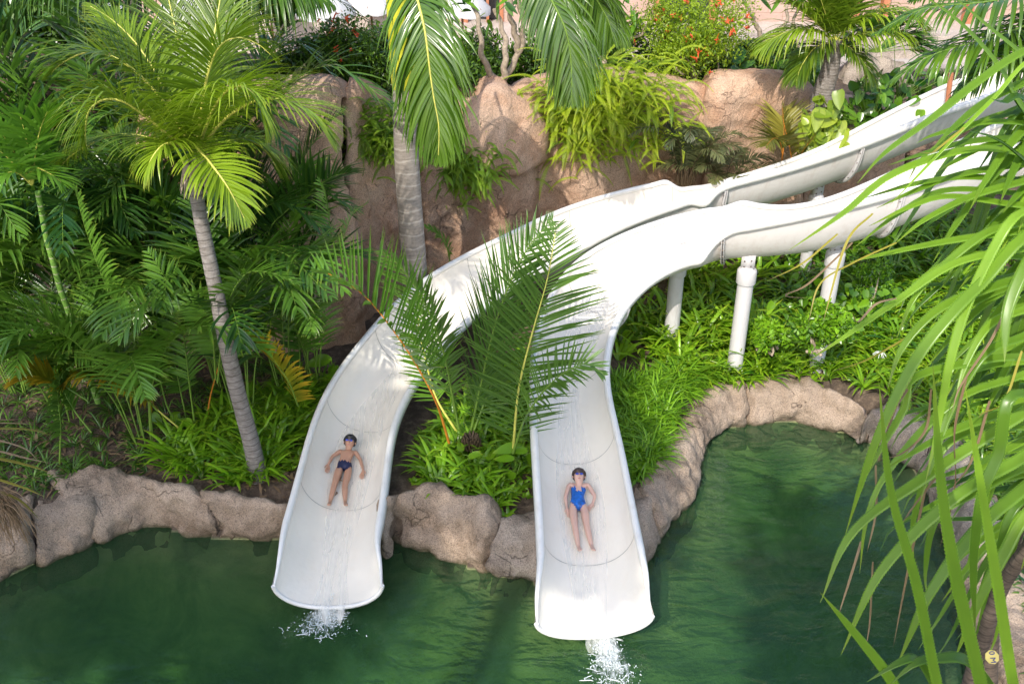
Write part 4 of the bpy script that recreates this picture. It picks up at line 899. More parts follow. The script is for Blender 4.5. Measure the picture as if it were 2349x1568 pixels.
# ------------------------------------------------------------------ dense palms on the left
def areca(name, label, base, fr, L=.5, leaf='areca', rib='rib_g', seed=0, extra=0, h=2.4, spread=1.3, tone=.4, w=.017, dro=.25, cat="palm plant", group="bushy palms beside the slides", ext_leaf=None, fan=(0, 360)):
    t = thing(name, label, cat, base, group); rs = np.random.RandomState(seed)
    for i, f in enumerate(fr):
        px, yy = f[0], f[1]; o = f[2] if len(f) > 2 else {}
        kw = dict(L=L * 1.12, nl=42, w=w * 1.12, a0=58, a1=34, lift=22, droop=dro, leaf=leaf, rib=rib, seed=seed * 17 + i, pet=.28, rr=.014, K=5, tone=tone + rs.normal() * .1, tv=.35, tiplen=.55); kw.update(o)
        frond(t, P3(px, 0, ys=yy), **kw)
    for i in range(extra):
        a = R(fan[0] + (fan[1] - fan[0]) * (i + rs.rand() * .7) / extra); hh = h * (.75 + .4 * rs.rand()); sp = spread * (.5 + .7 * rs.rand()); b0 = np.array(base) + np.array([math.cos(a) * .12, math.sin(a) * .12, 0])
        dx, dy = math.cos(a), math.sin(a)
        pts = [b0, b0 + [dx * sp * .12, dy * sp * .12, hh * .45], b0 + [dx * sp * .4, dy * sp * .4, hh * .85], b0 + [dx * sp * .78, dy * sp * .78, hh], b0 + [dx * sp * 1.15, dy * sp * 1.15, hh * .9]]
        frond(t, pts, L=L * (1.0 + .3 * rs.rand()), nl=36, w=w * 1.15, a0=58, a1=32, lift=20, droop=dro * (.8 + .8 * rs.rand()), leaf=ext_leaf or leaf, rib=rib, seed=seed * 31 + i, pet=.3, rr=.012, K=5, tone=np.clip(tone + rs.normal() * .2, 0, 1), tv=.35, tiplen=.55)
    return t
c5 = lambda *p: D2(p, 0, 900, 1.4257)
c1b = lambda *p: D2(p, 0, 0, 1.5679)
Y = lambda a, b, n: np.linspace(a, b, n)
areca("areca_palm", "dense palm clump whose largest frond shows pale sunlit leaflets", az(330, 1010, .6),
      [(c5((1085, 1210), (960, 1050), (870, 760), (640, 420), (500, 60), (430, -200)), Y(11.6, 11.0, 6), dict(L=.62, tone=.75, nl=60, w=.02)),
       (c5((1110, 1130), (1085, 950), (1055, 700), (1010, 470), (940, 300), (850, 160)), Y(11.5, 11.0, 6), dict(L=.5, tone=.8, w=.02)),
       (c5((1050, 1180), (930, 1080), (780, 950), (620, 860), (480, 830), (380, 880), (290, 960)), Y(11.4, 10.9, 7), dict(leaf='areca_yellow', L=.42, droop=.7, tone=.5, rib='rib_y')),
       (c5((1180, 1130), (1195, 1000), (1230, 860), (1270, 740), (1330, 600)), Y(11.8, 11.7, 5), dict(rib='rib_o', pet=.7, L=.3)),
       (c5((1080, 1180), (1030, 950), (960, 620), (900, 430), (830, 330)), Y(11.7, 11.8, 5), dict(L=.4))],
      extra=8, h=2.2, spread=1.6, seed=2, tone=.6, L=.68, w=.021)
areca("areca_palm", "palm clump sending one dark stemmed frond towards the photo edge", az(150, 960, .6),
      [(c5((900, 1060), (800, 950), (640, 800), (430, 650), (200, 500), (0, 430), (-200, 430)), Y(11.3, 10.4, 7), dict(L=.66, tone=.55, w=.02, nl=60, pet=.25, droop=.15)),
       (c5((520, 1180), (420, 1050), (340, 900), (330, 780), (400, 700)), Y(10.9, 10.9, 5), dict(L=.32, droop=.3)),
       (c5((340, 1360), (345, 1150), (330, 980), (350, 860), (430, 780)), Y(10.8, 10.8, 5), dict(L=.3, leaf='date', droop=.6)),
       (c1b((350, 1560), (180, 1400), (60, 1330), (-60, 1300)), Y(12.2, 12.2, 4), dict(L=.5, tone=.1)),
       (c5((500, 1000), (330, 900), (180, 860), (60, 900)), Y(11.0, 10.8, 4), dict(L=.4, leaf='areca_yellow', tone=.6))],
      extra=8, h=1.8, spread=1.5, seed=3, tone=.6, L=.6, w=.02)
areca("areca_palm", "palm clump standing right behind the bare leaning coconut trunk", az(560, 960, .6),
      [(c1b((1130, 1560), (1100, 1500), (1040, 1290), (930, 1170), (780, 1040)), Y(12.2, 12.2, 5), dict(L=.6, tone=.55, nl=54)),
       (c1b((620, 1700), (560, 1500), (510, 1350), (470, 1200), (430, 1080)), Y(12.4, 12.4, 5), dict(L=.55, tone=.25)),
       (c5((1700, 1030), (1640, 880), (1500, 700), (1400, 620), (1340, 600)), Y(11.6, 11.3, 5), dict(leaf='areca_yellow', L=.5, tone=.6, pet=.05)),
       (c5((1240, 900), (1270, 620), (1310, 420), (1400, 280), (1540, 270), (1700, 330)), Y(11.2, 10.7, 6), dict(L=.5, tone=.6, a0=70, w=.02)),
       (c5((1230, 880), (1210, 620), (1160, 480), (1080, 440), (990, 480)), Y(11.2, 10.8, 5), dict(L=.4, tone=.7, a0=70))],
      extra=8, h=2.8, spread=1.6, seed=4, tone=.5, L=.7, w=.021)
areca("areca_palm", "bluish green palm clump leaning on the shaded cliff", az(660, 900, .6),
      [(D2([(1700, 1700), (1690, 1450), (1800, 1320), (1950, 1200), (2080, 1110), (2190, 1080)], 0, 0, 1.5679), Y(12.9, 12.6, 6), dict(L=.85, tone=.2, nl=62, w=.02, a0=62)),
       (D2([(1720, 1700), (1650, 1350), (1600, 1150), (1540, 950), (1480, 800)], 0, 0, 1.5679), Y(13.2, 13.2, 5), dict(L=.7, tone=.15)),
       (D2([(1720, 1700), (1780, 1300), (1900, 1000), (2040, 800), (2150, 700)], 0, 0, 1.5679), Y(13.2, 13.3, 5), dict(L=.7, tone=.15)),
       (c5((1680, 1040), (1710, 800), (1680, 500), (1600, 250), (1480, 80)), Y(12.6, 12.4, 5), dict(L=.5, tone=.4))],
      extra=7, h=3.0, spread=1.4, seed=5, tone=.35, L=.75, w=.022)
areca("areca_palm", "slender feathery palm right against the slide rim and dark cliff", az(730, 880, .6),
      [(c5((1820, 840), (1835, 640), (1860, 420), (1900, 220), (1960, 80)), Y(12.6, 12.5, 5), dict(L=.28, tone=.75, nl=50, w=.012)),
       (c5((1760, 820), (1740, 620), (1700, 420), (1640, 250), (1560, 120)), Y(12.6, 12.5, 5), dict(L=.32, tone=.7, w=.012)),
       (c5((1740, 840), (1770, 640), (1790, 400), (1760, 200), (1700, 60)), Y(12.7, 12.7, 5), dict(L=.35, tone=.6)),
       (c5((1800, 830), (1850, 300), (1960, 60), (2010, -60), (2090, -120)), Y(12.6, 12.4, 5), dict(L=.5, tone=.8, w=.014)),
       (c5((1800, 830), (1840, 300), (1880, 60), (1860, -140), (1820, -250)), Y(12.6, 12.4, 5), dict(L=.5, tone=.9, w=.014, pet=.4))],
      extra=3, h=1.6, spread=.8, seed=6, tone=.6, fan=(160, 340))
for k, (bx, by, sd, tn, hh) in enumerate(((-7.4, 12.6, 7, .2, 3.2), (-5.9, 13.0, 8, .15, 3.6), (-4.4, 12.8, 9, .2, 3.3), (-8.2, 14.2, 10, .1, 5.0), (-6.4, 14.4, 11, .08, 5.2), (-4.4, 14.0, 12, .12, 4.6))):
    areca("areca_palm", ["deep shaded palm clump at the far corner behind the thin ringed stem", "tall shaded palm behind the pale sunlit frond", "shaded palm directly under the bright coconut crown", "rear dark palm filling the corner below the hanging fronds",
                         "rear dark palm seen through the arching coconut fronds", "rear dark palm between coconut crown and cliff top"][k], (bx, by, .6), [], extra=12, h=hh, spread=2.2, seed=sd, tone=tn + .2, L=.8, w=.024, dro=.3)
# thin ringed palm
t = thing("bamboo_palm", "thin green ringed palm stem topped by bright fan like leaves", "palm tree", ay(215, 900, 11.5))
trunk(t, P3(c5((560, 1010), (490, 800), (400, 520), (340, 350), (300, 200), (262, 60), (240, -60), (215, -190)), 0, ys=Y(11.5, 11.2, 8)), .042, .034, 'bamboo', bumps=.05, rings=26, flare=0)
for i, (pts, tn, L) in enumerate([(c1b((200, 1160), (190, 1050), (250, 1060), (330, 1100), (390, 1150)), .95, .42), (c1b((200, 1160), (150, 1060), (80, 940), (0, 820)), .6, .6), (c1b((200, 1150), (190, 1000), (160, 850), (120, 700)), .55, .6),
                                  (c1b((205, 1150), (220, 980), (250, 820), (300, 690)), .6, .55), (c1b((200, 1160), (120, 1090), (60, 1080), (10, 1110)), .8, .4), (c1b((200, 1160), (60, 1000), (-60, 900)), .5, .6)]):
    frond(t, P3(pts, 0, ys=Y(11.2, 10.9, len(pts))), L=L * 1.1, nl=17, w=.021, a0=70, a1=18, lift=18, droop=.35, leaf='fan', rib='rib_y', seed=200 + i, pet=.2, K=5, tone=tn, tv=.3, tiplen=.8, fold=.2)

# ------------------------------------------------------------------ small coconut palm at the back, big drooping palm at the top right
t = thing("coconut_palm", "small coconut palm with a curved dark trunk behind the cliff slab", "palm tree", ay(1886, 240, 18.2))
trunk(t, P3([(1882, 250), (1890, 205), (1903, 165), (1912, 120), (1916, 92)], 0, ys=[17.4, 17.4, 17.4, 17.4, 17.4]), .20, .12, bumps=.08, rings=24)
for i, (px, L, tn, dr) in enumerate([([(1912, 95), (1880, 75), (1830, 68), (1780, 85), (1735, 120)], .8, .75, .9), ([(1912, 90), (1870, 50), (1820, 10), (1780, -20)], .8, .5, .5), ([(1915, 88), (1925, 20), (1940, -50)], .8, .3, .3), ([(1918, 92), (1960, 55), (2020, 30), (2080, 35), (2130, 62)], .8, .7, .7),
                                       ([(1918, 95), (1975, 80), (2040, 72), (2100, 90)], .7, .6, .8), ([(1914, 95), (1950, 110), (1985, 150), (2000, 190)], .6, .2, .6), ([(1910, 96), (1870, 110), (1840, 150), (1825, 190)], .6, .2, .7), ([(1914, 90), (1890, 20), (1870, -40)], .8, .35, .3), ([(1916, 90), (1960, 20), (1990, -40)], .8, .4, .4)]):
    frond(t, P3(px, 0, ys=Y(17.4, 17.0 if i not in (5, 6) else 16.9, len(px))), L=L, nl=60, w=.02, a0=64, a1=20, lift=20, droop=dr, leaf='coco', rib='rib_y', seed=230 + i, pet=.08, K=6, tone=tn, tv=.4)
t = thing("fan_palm", "palm with broad drooping fronds leaning over the upper slide end", "palm tree", (9.6, 15.4, .8))
trunk(t, [(9.8, 15.4, .4), (9.7, 15.3, 3), (9.5, 15.1, 6.2)], .16, .13)
for i, (px, yy, L, tn, dr) in enumerate([([(2480, -10), (2349, 60), (2240, 95), (2130, 130), (2040, 190)], (15.1, 13.6, 13.2, 13.0, 13.0), .95, .55, .8), ([(2480, -40), (2380, -20), (2260, 5), (2120, 20), (2010, 75)], (15.1, 13.6, 13.2, 13.0, 12.9), .8, .5, .8),
                                           ([(2480, -10), (2400, 60), (2330, 120), (2270, 150), (2180, 230)], (15.1, 13.9, 13.6, 13.4, 13.3), .8, .3, .7), ([(2480, -20), (2420, 100), (2390, 180), (2370, 260)], (15.1, 13.5, 13.2, 13.0), .8, .3, .9), ([(2480, -50), (2300, -60), (2180, -30), (2090, 0)], (15, 14, 13.8, 13.6), .7, .4, .8)]):
    frond(t, P3(px, 0, ys=yy), L=L, nl=64, w=.026, a0=66, a1=24, lift=10, droop=dr, leaf='royal', rib='rib_g', seed=250 + i, pet=.12, rr=.02, K=6, tone=tn, tv=.5)
t = thing("fan_palm", "small fan palm in shade beside the stone steps", "palm plant", ay(2010, 140, 21))
for i in range(14):
    a = -1.4 + i * .21; c = ay(2010, 120, 21); d = np.array([math.sin(a) * 1.0, -.3, math.cos(a) * .75]); frond(t, [c, c + d * .45, c + d * .85 + [0, 0, -.05], c + d * 1.1 + [0, 0, -.15]], L=.55, nl=18, w=.03, a0=50, a1=8, lift=5, droop=.35, leaf='fan', rib='rib_g', seed=280 + i, pet=.55, K=5, tone=.35, tv=.4)

# ------------------------------------------------------------------ ferns and small plants on the cliff
def fern(label, c, n, Lr, wdir, seed, leaf='fern', tone=.7, sx=1.0, lf=.09, up=.5, name="fern", cat="fern"):
    """a hanging sword fern: many arching fronds with short leaflets"""
    rs = np.random.RandomState(seed); c = np.array(c, float); B = MB()
    for i in range(n):
        a = rs.uniform(-1.5, 1.5); out = np.array([math.sin(a) * sx, -math.cos(a) * .38, 0]); L = Lr * (.55 + .55 * rs.rand()); el = rs.uniform(-.5, up + .7)
        p = c + np.array([rs.normal() * .30 * wdir * sx, rs.normal() * .05 + .0, rs.normal() * .20 * wdir]); d = unit(out + [0, 0, el]); P = [p]; n_ = 11; dk = rs.uniform(.10, .22)
        for k in range(1, n_): d = unit(d + np.array([0, 0, -1]) * dk + rs.normal(size=3) * .04); P.append(P[-1] + d * L / n_)
        Q_ = 38; Pm = spline(P, Q_); T = unit(np.gradient(Pm, axis=0)); Nn = unit(np.array([0, -.25, 1.0]) + out * .9 - T * ((np.array([0, -.25, 1.0]) + out * .9) * T).sum(1, keepdims=True)); S = unit(np.cross(T, Nn)); tn = np.clip(tone + rs.normal() * .28, 0, 1)
        q = np.linspace(0, 1, Q_); ln = lf * (.5 + .5 * np.sin(np.clip(q * 1.1, 0, 1) * math.pi * .9)) * (1 - q ** 3 * .7)
        for sgn in (-1, 1):
            d0 = unit(S * sgn + T * .22 + Nn * .12); E = Pm + d0 * ln[:, None]; Mid = Pm + d0 * ln[:, None] * .5; Pt = np.stack([Pm, Mid, E - Nn * .010], 1)
            SS = unit(np.cross(np.repeat(Nn[:, None], 3, 1), np.repeat(d0[:, None], 3, 1))); W = np.stack([np.full(Q_, .0045), np.full(Q_, .0062), np.full(Q_, .001)], 1) * (L / .8) ** .5
            ribbons(B, Pt, SS, W, 0, np.full(Q_, tn), rs=rs, pos=np.tile(np.repeat(q[:, None], 3, 1), 1))
        B.tube(Pm[::3], .0035, 3, 0, .9, caps=False)
    return tag(B.build(name, M[leaf]), label, cat)
fern("huge yellow green fern hanging from the wide sunlit cliff", ay(1385, 245, 16.95), 820, .78, 2.05, 1, 'fern', .7, 1.0, .05)
fern("dense green fern hanging beside the jutting boulder", ay(1050, 382, 16.2), 360, .55, 1.1, 2, 'fern_green', .75, 1.0, .044)
fern("green fern hanging just beside the thick ringed trunk on its shaded side", ay(868, 305, 14.95), 330, .55, 1.2, 3, 'fern_green', .6, 1.0, .044, .7)
fern("little fern tuft at the corner of the jutting boulder", ay(1285, 215, 16.7), 14, .5, .35, 4, 'fern', .7, 1.0, .06)
areca("cycad", "grey green feathery plant at the cliff foot under the huge fern", ay(1570, 430, 16.9), [], L=.28, leaf='fern_grey', rib='stem', seed=21, extra=13, h=1.15, spread=.85, tone=.45, w=.012, dro=.5, cat="shrub", group="feathery plants at the cliff foot")
areca("cycad", "low grey green feathery plant between fern and slide", ay(1655, 432, 16.9), [], L=.26, leaf='fern_grey', rib='stem', seed=22, extra=9, h=.6, spread=.85, tone=.6, w=.012, dro=.5, cat="shrub", group="feathery plants at the cliff foot")
areca("cycad", "olive frond plant standing against the sunlit cliff slab", ay(1800, 372, 16.9), [(D2([(430, 1050), (400, 900), (370, 770), (360, 660)], 2900, 0, 1.568), Y(16.8, 16.8, 4), dict(L=.5, nl=34, w=.018, pet=.1)), (D2([(430, 1050), (500, 930), (560, 860)], 2900, 0, 1.568), Y(16.8, 16.7, 3), dict(L=.35, nl=20))], L=.5, leaf='olive', rib='rib_o', seed=23, extra=2, h=.8, spread=.6, tone=.6, w=.016, cat="shrub", group="feathery plants at the cliff foot")
areca("cycad", "small frond sprouting from the cliff beside the trunk shadow", ay(1050, 600, 14.9), [(c6((1140, 210), (1120, 120), (1070, 50), (1000, 0)), Y(14.8, 14.8, 4), dict(L=.28, nl=26, pet=.05, droop=.6))], L=.3, leaf='areca', seed=24, extra=0, tone=.7, group="feathery plants at the cliff foot")

def broad(b, p, d, nrm, L, W, tint, rs, heart=.0):
    """one broad leaf"""
    d = unit(d); s = unit(np.cross(d, nrm)); n = np.cross(s, d); K = 7; q = np.linspace(0, 1, K)
    w = W * np.interp(q, [0, .15, .4, .7, .9, 1], [.25 + heart, .75 + heart * .5, 1, .72, .3, .03]); P = p + d * (q * L)[:, None] - np.array([0, 0, 1]) * (q ** 2 * L * .25)[:, None]
    ribbons(b, P[None], np.repeat(s[None, None], K, 1), w[None], 0, np.array([tint]), fold=.25, Nn=np.repeat(n[None, None], K, 1), rs=rs)
def broad_plant(name, label, cat, c, n, rad, L, W, leaf, seed, tone=.6, tv=.8, heart=.5, face=(0, -.8, .8), stems=True):
    rs = np.random.RandomState(seed); B = MB(); c = np.array(c, float); face = unit(np.array(face, float)); S_ = MB()
    for i in range(n):
        o = rs.normal(size=3) * np.array(rad) * .55; p = c + o; nn = unit(face + rs.normal(size=3) * .35); d = unit(np.cross(nn, rs.normal(size=3)) + [0, 0, -.5]); l = L * (.6 + .6 * rs.rand())
        broad(B, p, d, nn, l, W * l / L, float(np.clip(tone + (rs.rand() - .5) * tv, 0, 1)), rs, heart)
        if stems: S_.tube([c + o * .3 - [0, 0, rad[2] * .4], p - [0, 0, .05], p], .006, 4, caps=False)
    o = B.build(name, M[leaf])
    tag(o, label, cat)
    if stems: S_.build("stems", M['rib_g'], o)
    return o
broad_plant("pothos", "bright yellow variegated climber with big round leaves by the slide rim", "climber", ay(1888, 305, 16.9), 120, (.36, .14, .48), .28, .10, 'pothos', 31, .7, .7)
broad_plant("pothos", "dark green heart leaf climber spilling over the rock", "climber", ay(2000, 262, 17.6), 150, (.75, .3, .42), .22, .085, 'pothos_dark', 32, .55, .9)
broad_plant("pothos", "dark climbing leaves under the drooping palm", "climber", ay(2060, 210, 18.0), 80, (.6, .3, .4), .22, .085, 'pothos_dark', 33, .3, .7)
broad_plant("banana_shrub", "broad leaved shrub on the cliff behind the slab", "shrub", ay(1745, 168, 18.5), 22, (.7, .2, .25), .45, .12, 'pothos_dark', 34, .3, .5, 0)
broad_plant("banana_shrub", "paddle leaved shrub beside the small coconut trunk", "shrub", ay(1855, 165, 18.6), 16, (.3, .2, .3), .5, .12, 'pothos_dark', 35, .5, .6, 0)
broad_plant("canna", "broad green leaves beside the slide rim at the dark cliff foot", "leafy plant", az(765, 850, .95), 6, (.18, .1, .2), .38, .085, 'lily', 36, .55, .4, 0)
broad_plant("canna", "reddish broad leaves among the strap leaves under the young palm", "leafy plant", az(1085, 1040, .85), 5, (.32, .2, .12), .36, .085, 'crinum', 37, .8, .3, 0)
broad_plant("canna", "single broad leaves touching the rim of the slide with the girl", "leafy plant", az(1200, 1030, 1.0), 6, (.18, .12, .22), .34, .08, 'lily', 38, .6, .3, 0)
broad_plant("vine", "small heart leaf vine on the shaded soil near the flat rock", "climber", az(395, 960, .85), 12, (.22, .12, .2), .16, .06, 'lily', 39, .7, .5, .4)
broad_plant("vine", "leafy vine covering the slope below the near slide", "climber", az(1950, 700, 1.1), 260, (1.0, .5, .3), .15, .055, 'lily', 40, .5, .8, .4, stems=False)

def shrub(label, c, rad, n, leaf='hedge', size=.055, seed=0, tone=.5, name="shrub", cat="shrub", group=None, clumps=14, aspect=.45, trunk_=True, flowers=0, fmat='flower'):
    rs = np.random.RandomState(seed); c = np.array(c, float); rad = np.array(rad); B = MB()
    cc = rs.normal(size=(clumps, 3)); cc = unit(cc) * (rs.rand(clumps, 1) ** .4) * .72; cr = .28 + .25 * rs.rand(clumps); k = rs.randint(0, clumps, n)
    d = unit(rs.normal(size=(n, 3))); p = cc[k] + d * (cr[k] * (rs.rand(n) ** .35))[:, None]; P0 = c + p * rad
    ax = unit(rs.normal(size=(n, 3)) + d * .6 + [0, 0, -.1]); nn = unit(d * .5 + rs.normal(size=(n, 3)) * .6 + [0, -.2, .5]); S = unit(np.cross(ax, nn)); L = size * (.6 + .8 * rs.rand(n))
    P = np.stack([P0, P0 + ax * (L * .5)[:, None], P0 + ax * L[:, None]], 1); W = np.stack([L * .12, L * aspect * .5, L * .04], 1)
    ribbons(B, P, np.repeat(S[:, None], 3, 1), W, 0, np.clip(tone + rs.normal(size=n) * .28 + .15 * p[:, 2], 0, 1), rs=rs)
    t = thing(name, label, cat, c - [0, 0, rad[2]], group)
    for j in range(flowers):
        a = rs.randint(clumps); q = c + (cc[a] + unit(rs.normal(size=3) + [0, -.7, .8]) * cr[a] * 1.05) * rad
        for _ in range(5): ribbons(B, (q + np.stack([rs.normal(size=3) * .01, rs.normal(size=3) * .025, rs.normal(size=3) * .04]))[None], np.repeat(unit(rs.normal(size=3))[None, None], 3, 1), np.array([[.010, .016, .004]]), 1, rs=rs)
    B.build("foliage", [M[leaf], M[fmat]] if flowers else M[leaf], t)
    B = MB()
    for j in range(7):
        e = c + cc[j % clumps] * rad * .8; s0 = c + np.array([rs.normal() * .08, rs.normal() * .08, -rad[2] * 1.05]); B.tube(spline([s0, (s0 + e) / 2 + rs.normal(size=3) * .1, e], 8), np.linspace(.028, .008, 8), 5)
    B.build("branches", M['bark'], t)
    return t
HG = "leafy shrubs along the cliff top"
for i, (u, v, y, rx, rz, lab) in enumerate([(700, 150, 15.6, .8, .62, "thin leafy bush above the shaded cliff section"), (800, 140, 15.9, .8, .62, "dense dark bush behind the umbrella side of the thick trunk"), (880, 150, 16.2, .6, .6, "dark bush directly behind the thick grey trunk"),
                                            (1010, 165, 17.6, .8, .65, "dark bush behind the long hanging frond"), (1110, 150, 18.4, .9, .75, "dark bush behind the forked bare branches"), (1215, 140, 18.7, .85, .75, "dark bush under the second hanging frond"),
                                            (1330, 125, 18.8, .9, .72, "dark bush above the huge bright fern"), (1440, 130, 18.9, .9, .72, "dark bush beside the red flowered shrub"), (1540, 150, 19.0, .8, .6, "dark bush in the shade of the red flowered shrub"), (1640, 150, 19.3, .9, .6, "dark bush right above the crack in the cliff"),
                                            (1750, 130, 19.6, .9, .5, "bushy dark shrub behind the small coconut frond"), (1830, 150, 19.6, .6, .5, "sparse dark shrub beside the small coconut palm")]):
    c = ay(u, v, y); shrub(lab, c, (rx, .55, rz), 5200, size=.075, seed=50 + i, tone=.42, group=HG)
shrub("tall light green shrub with small red flowers above the cliff", ay(1600, 75, 18.3), (1.35, .8, .95), 15000, 'flame', .05, 70, .65, "flowering_shrub", "shrub", clumps=34, flowers=60)
shrub("airy shrub with few red flowers in front of the pale stone wall", ay(790, 105, 15.8), (.75, .4, .6), 2600, 'hedge', .05, 71, .7, "flowering_shrub", "shrub", clumps=16, flowers=14)
shrub("yellowing green shrub low beside the red flowered one", ay(1560, 128, 18.2), (.6, .4, .3), 1500, 'flame', .06, 72, .95, "flowering_shrub", "shrub", clumps=10)
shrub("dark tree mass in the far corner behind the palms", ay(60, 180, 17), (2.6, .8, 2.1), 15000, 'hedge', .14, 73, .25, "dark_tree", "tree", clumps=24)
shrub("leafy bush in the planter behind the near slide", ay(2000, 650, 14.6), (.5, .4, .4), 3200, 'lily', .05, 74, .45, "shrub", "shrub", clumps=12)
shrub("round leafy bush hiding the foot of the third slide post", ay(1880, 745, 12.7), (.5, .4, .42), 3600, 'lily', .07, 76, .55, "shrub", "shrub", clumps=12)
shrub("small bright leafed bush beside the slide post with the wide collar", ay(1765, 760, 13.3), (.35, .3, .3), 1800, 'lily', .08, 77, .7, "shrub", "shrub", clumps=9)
def bare_tree(label, px, y, r, leafn, seed, leafL=.3):
    rs = np.random.RandomState(seed); t = thing("frangipani_tree", label, "tree", ay(*px[0][0], y), "frangipani trees on the cliff top")
    B = MB()
    for k, br in enumerate(px):
        P = spline([ay(u, v, y + .12 * math.sin(k * 2 + j)) for j, (u, v) in enumerate(br)], 26); P = P + np.array([[.018 * math.sin(i * .9 + k), 0, .0] for i in range(26)]); B.tube(P, np.linspace(r if k == 0 else r * .72, r * (.75 if k == 0 else .4), 26), 9)
    B.build("trunk", M['bark'], t); B = MB()
    for br in px[1:]:
        e = ay(*br[-1], y)
        for j in range(leafn): broad(B, e + rs.normal(size=3) * [.22, .12, .10], rs.normal(size=3) + [0, -.2, .1], unit(rs.normal(size=3) * .5 + [0, -.6, .8]), leafL * (.7 + .5 * rs.rand()), .045, rs.rand(), rs)
    B.build("foliage", M['pothos_dark'], t)
bare_tree("bare forked frangipani with whitish bark standing on the boulder", [[(1142, 230), (1143, 205), (1150, 192)], [(1148, 195), (1120, 160), (1105, 120), (1102, 80), (1095, 40), (1085, 10)], [(1158, 175), (1158, 140), (1160, 100), (1150, 60), (1135, 20)], [(1150, 195), (1175, 150), (1195, 110), (1200, 60), (1190, 0)], [(1190, 118), (1180, 70), (1170, 30), (1178, -20)]], 17.2, .085, 7, 5)
bare_tree("frangipani with twisting bare branches beside the red flowered shrub", [[(1385, 150), (1380, 100), (1385, 70)], [(1385, 75), (1360, 50), (1345, 20), (1340, -20)], [(1385, 75), (1400, 60), (1395, 20), (1380, -10)], [(1385, 80), (1430, 90), (1470, 80), (1480, 60)], [(1385, 80), (1440, 40), (1460, 10)]], 18.2, .05, 9, 6)
bare_tree("leaning dark frangipani in front of the cracked pink wall", [[(1790, 160), (1755, 100), (1735, 60)], [(1735, 62), (1722, 30), (1700, -10)], [(1755, 95), (1800, 60), (1805, 0), (1800, -20)], [(1850, 150), (1820, 70), (1835, 10), (1850, -20)]], 19.6, .06, 6, 7)

# ------------------------------------------------------------------ strap leaved ground cover
def in_trough(x, y):
    for A in (AF, AN):
        j = np.argmin((A[:, 0] - x) ** 2 + (A[:, 1] - y) ** 2); r = math.hypot(A[j, 0] - x, A[j, 1] - y)
        if r < .82: return A[j, 2] - .04
        if r < 1.05: return A[j, 2] + .22
    return None
def clumps(label, poly, n, leaf, L, w, per, seed, tone=.55, lean=.55, droop=.55, name="ground_cover", sdm=.52):
    rs = np.random.RandomState(seed); poly = np.array(poly); lo, hi = poly.min(0), poly.max(0); C = lo + rs.rand(n * 6, 2) * (hi - lo); C = C[in_poly(C, poly)]; sd = pool_sd(C); C = C[sd > sdm][:n]; Z = ground_z(C)
    Pl, Sl, Wl, Tl = [], [], [], []
    for (x, y), z in zip(C, Z):
        zt = in_trough(x, y); kk = 1.0
        if zt is not None:
            if zt - z < .25: continue
            kk = min(1, (zt - z) / (L * 2.1))
        s = kk * (.7 + .6 * rs.rand()); tn = rs.rand(); m = int(per * (.7 + .5 * rs.rand()))
        for i in range(m):
            a = rs.rand() * 6.283; o = np.array([math.cos(a), math.sin(a), 0]); d = unit(o * lean * (.4 + rs.rand() * 1.1) + [0, 0, 1]); l = L * s * (.65 + .5 * rs.rand()); P = [np.array([x, y, z]) + o * .015]; K = 6; dr = droop * (.4 + 1.1 * rs.rand())
            for k in range(1, K): d = unit(d + np.array([0, 0, -1]) * dr * k / K * .8 + o * .12); P.append(P[-1] + d * l / (K - 1))
            sv = np.array([-math.sin(a), math.cos(a), 0]); sv = unit(sv + rs.normal(size=3) * .25); Pl.append(P); Sl.append([sv] * K); Wl.append(w * np.array([.55, .85, 1, .95, .65, .05]) * (.8 + .4 * rs.rand())); Tl.append(np.clip(tone + (tn - .5) * .35 + rs.normal() * .2, 0, 1))
    P, S, W = np.array(Pl), np.array(Sl), np.array(Wl); D = unit(np.gradient(P, axis=1)); S = unit(S - D * (S * D).sum(-1, keepdims=True)); Nn = np.cross(S, D)
    B = MB(); ribbons(B, P, S, W, 0, np.array(Tl), fold=.35, Nn=Nn, rs=rs); tag(B.build(name, M[leaf]), label, kind='stuff'); return len(P)
clumps("strap leaved green ground cover beneath the leaning coconut palm", [(-4.9, 10.3), (-4.6, 11.2), (-4.2, 12.2), (-2.7, 12.9), (-1.9, 13.4), (-2.5, 9.5), (-4.9, 9.6)], 300, 'lily', .50, .024, 13, 1, .68)
clumps("strap leaved green ground cover between the two slides", [(-1.8, 9.3), (-1.5, 11.3), (-.6, 12.6), (.6, 13.8), (1.2, 13.8), (.6, 11.5), (.5, 8.8)], 300, 'lily', .50, .024, 13, 2, .72)
clumps("long grassy leaves spilling beside the slide with the girl", [(1.25, 9.0), (1.2, 11.2), (1.5, 12.8), (3.1, 13.2), (3.0, 11.9), (2.3, 11.2), (2.3, 9.6)], 330, 'grass', .46, .012, 20, 3, .6, .6, .6)
clumps("strap leaved green ground cover behind the back pond", [(2.4, 12.8), (2.2, 14.6), (6, 15.2), (9, 15), (8.5, 10.5), (5.2, 11.3), (4.2, 13.0)], 760, 'crinum', .44, .022, 13, 4, .55, sdm=.42)
clumps("tall broad strap leaves in front of the low cliff between the slides", [(1.6, 13.2), (2.2, 16.8), (4.5, 16.2), (4.0, 13.2)], 90, 'crinum', .75, .032, 10, 5, .65, .5, .4)
clumps("low tangled undergrowth on the litter below the dense palms", [(-10.5, 9.6), (-10.5, 14.0), (-3.0, 13.4), (-4.2, 11.6), (-5.2, 10.4)], 420, 'areca', .34, .010, 12, 6, .5, .8, .8)
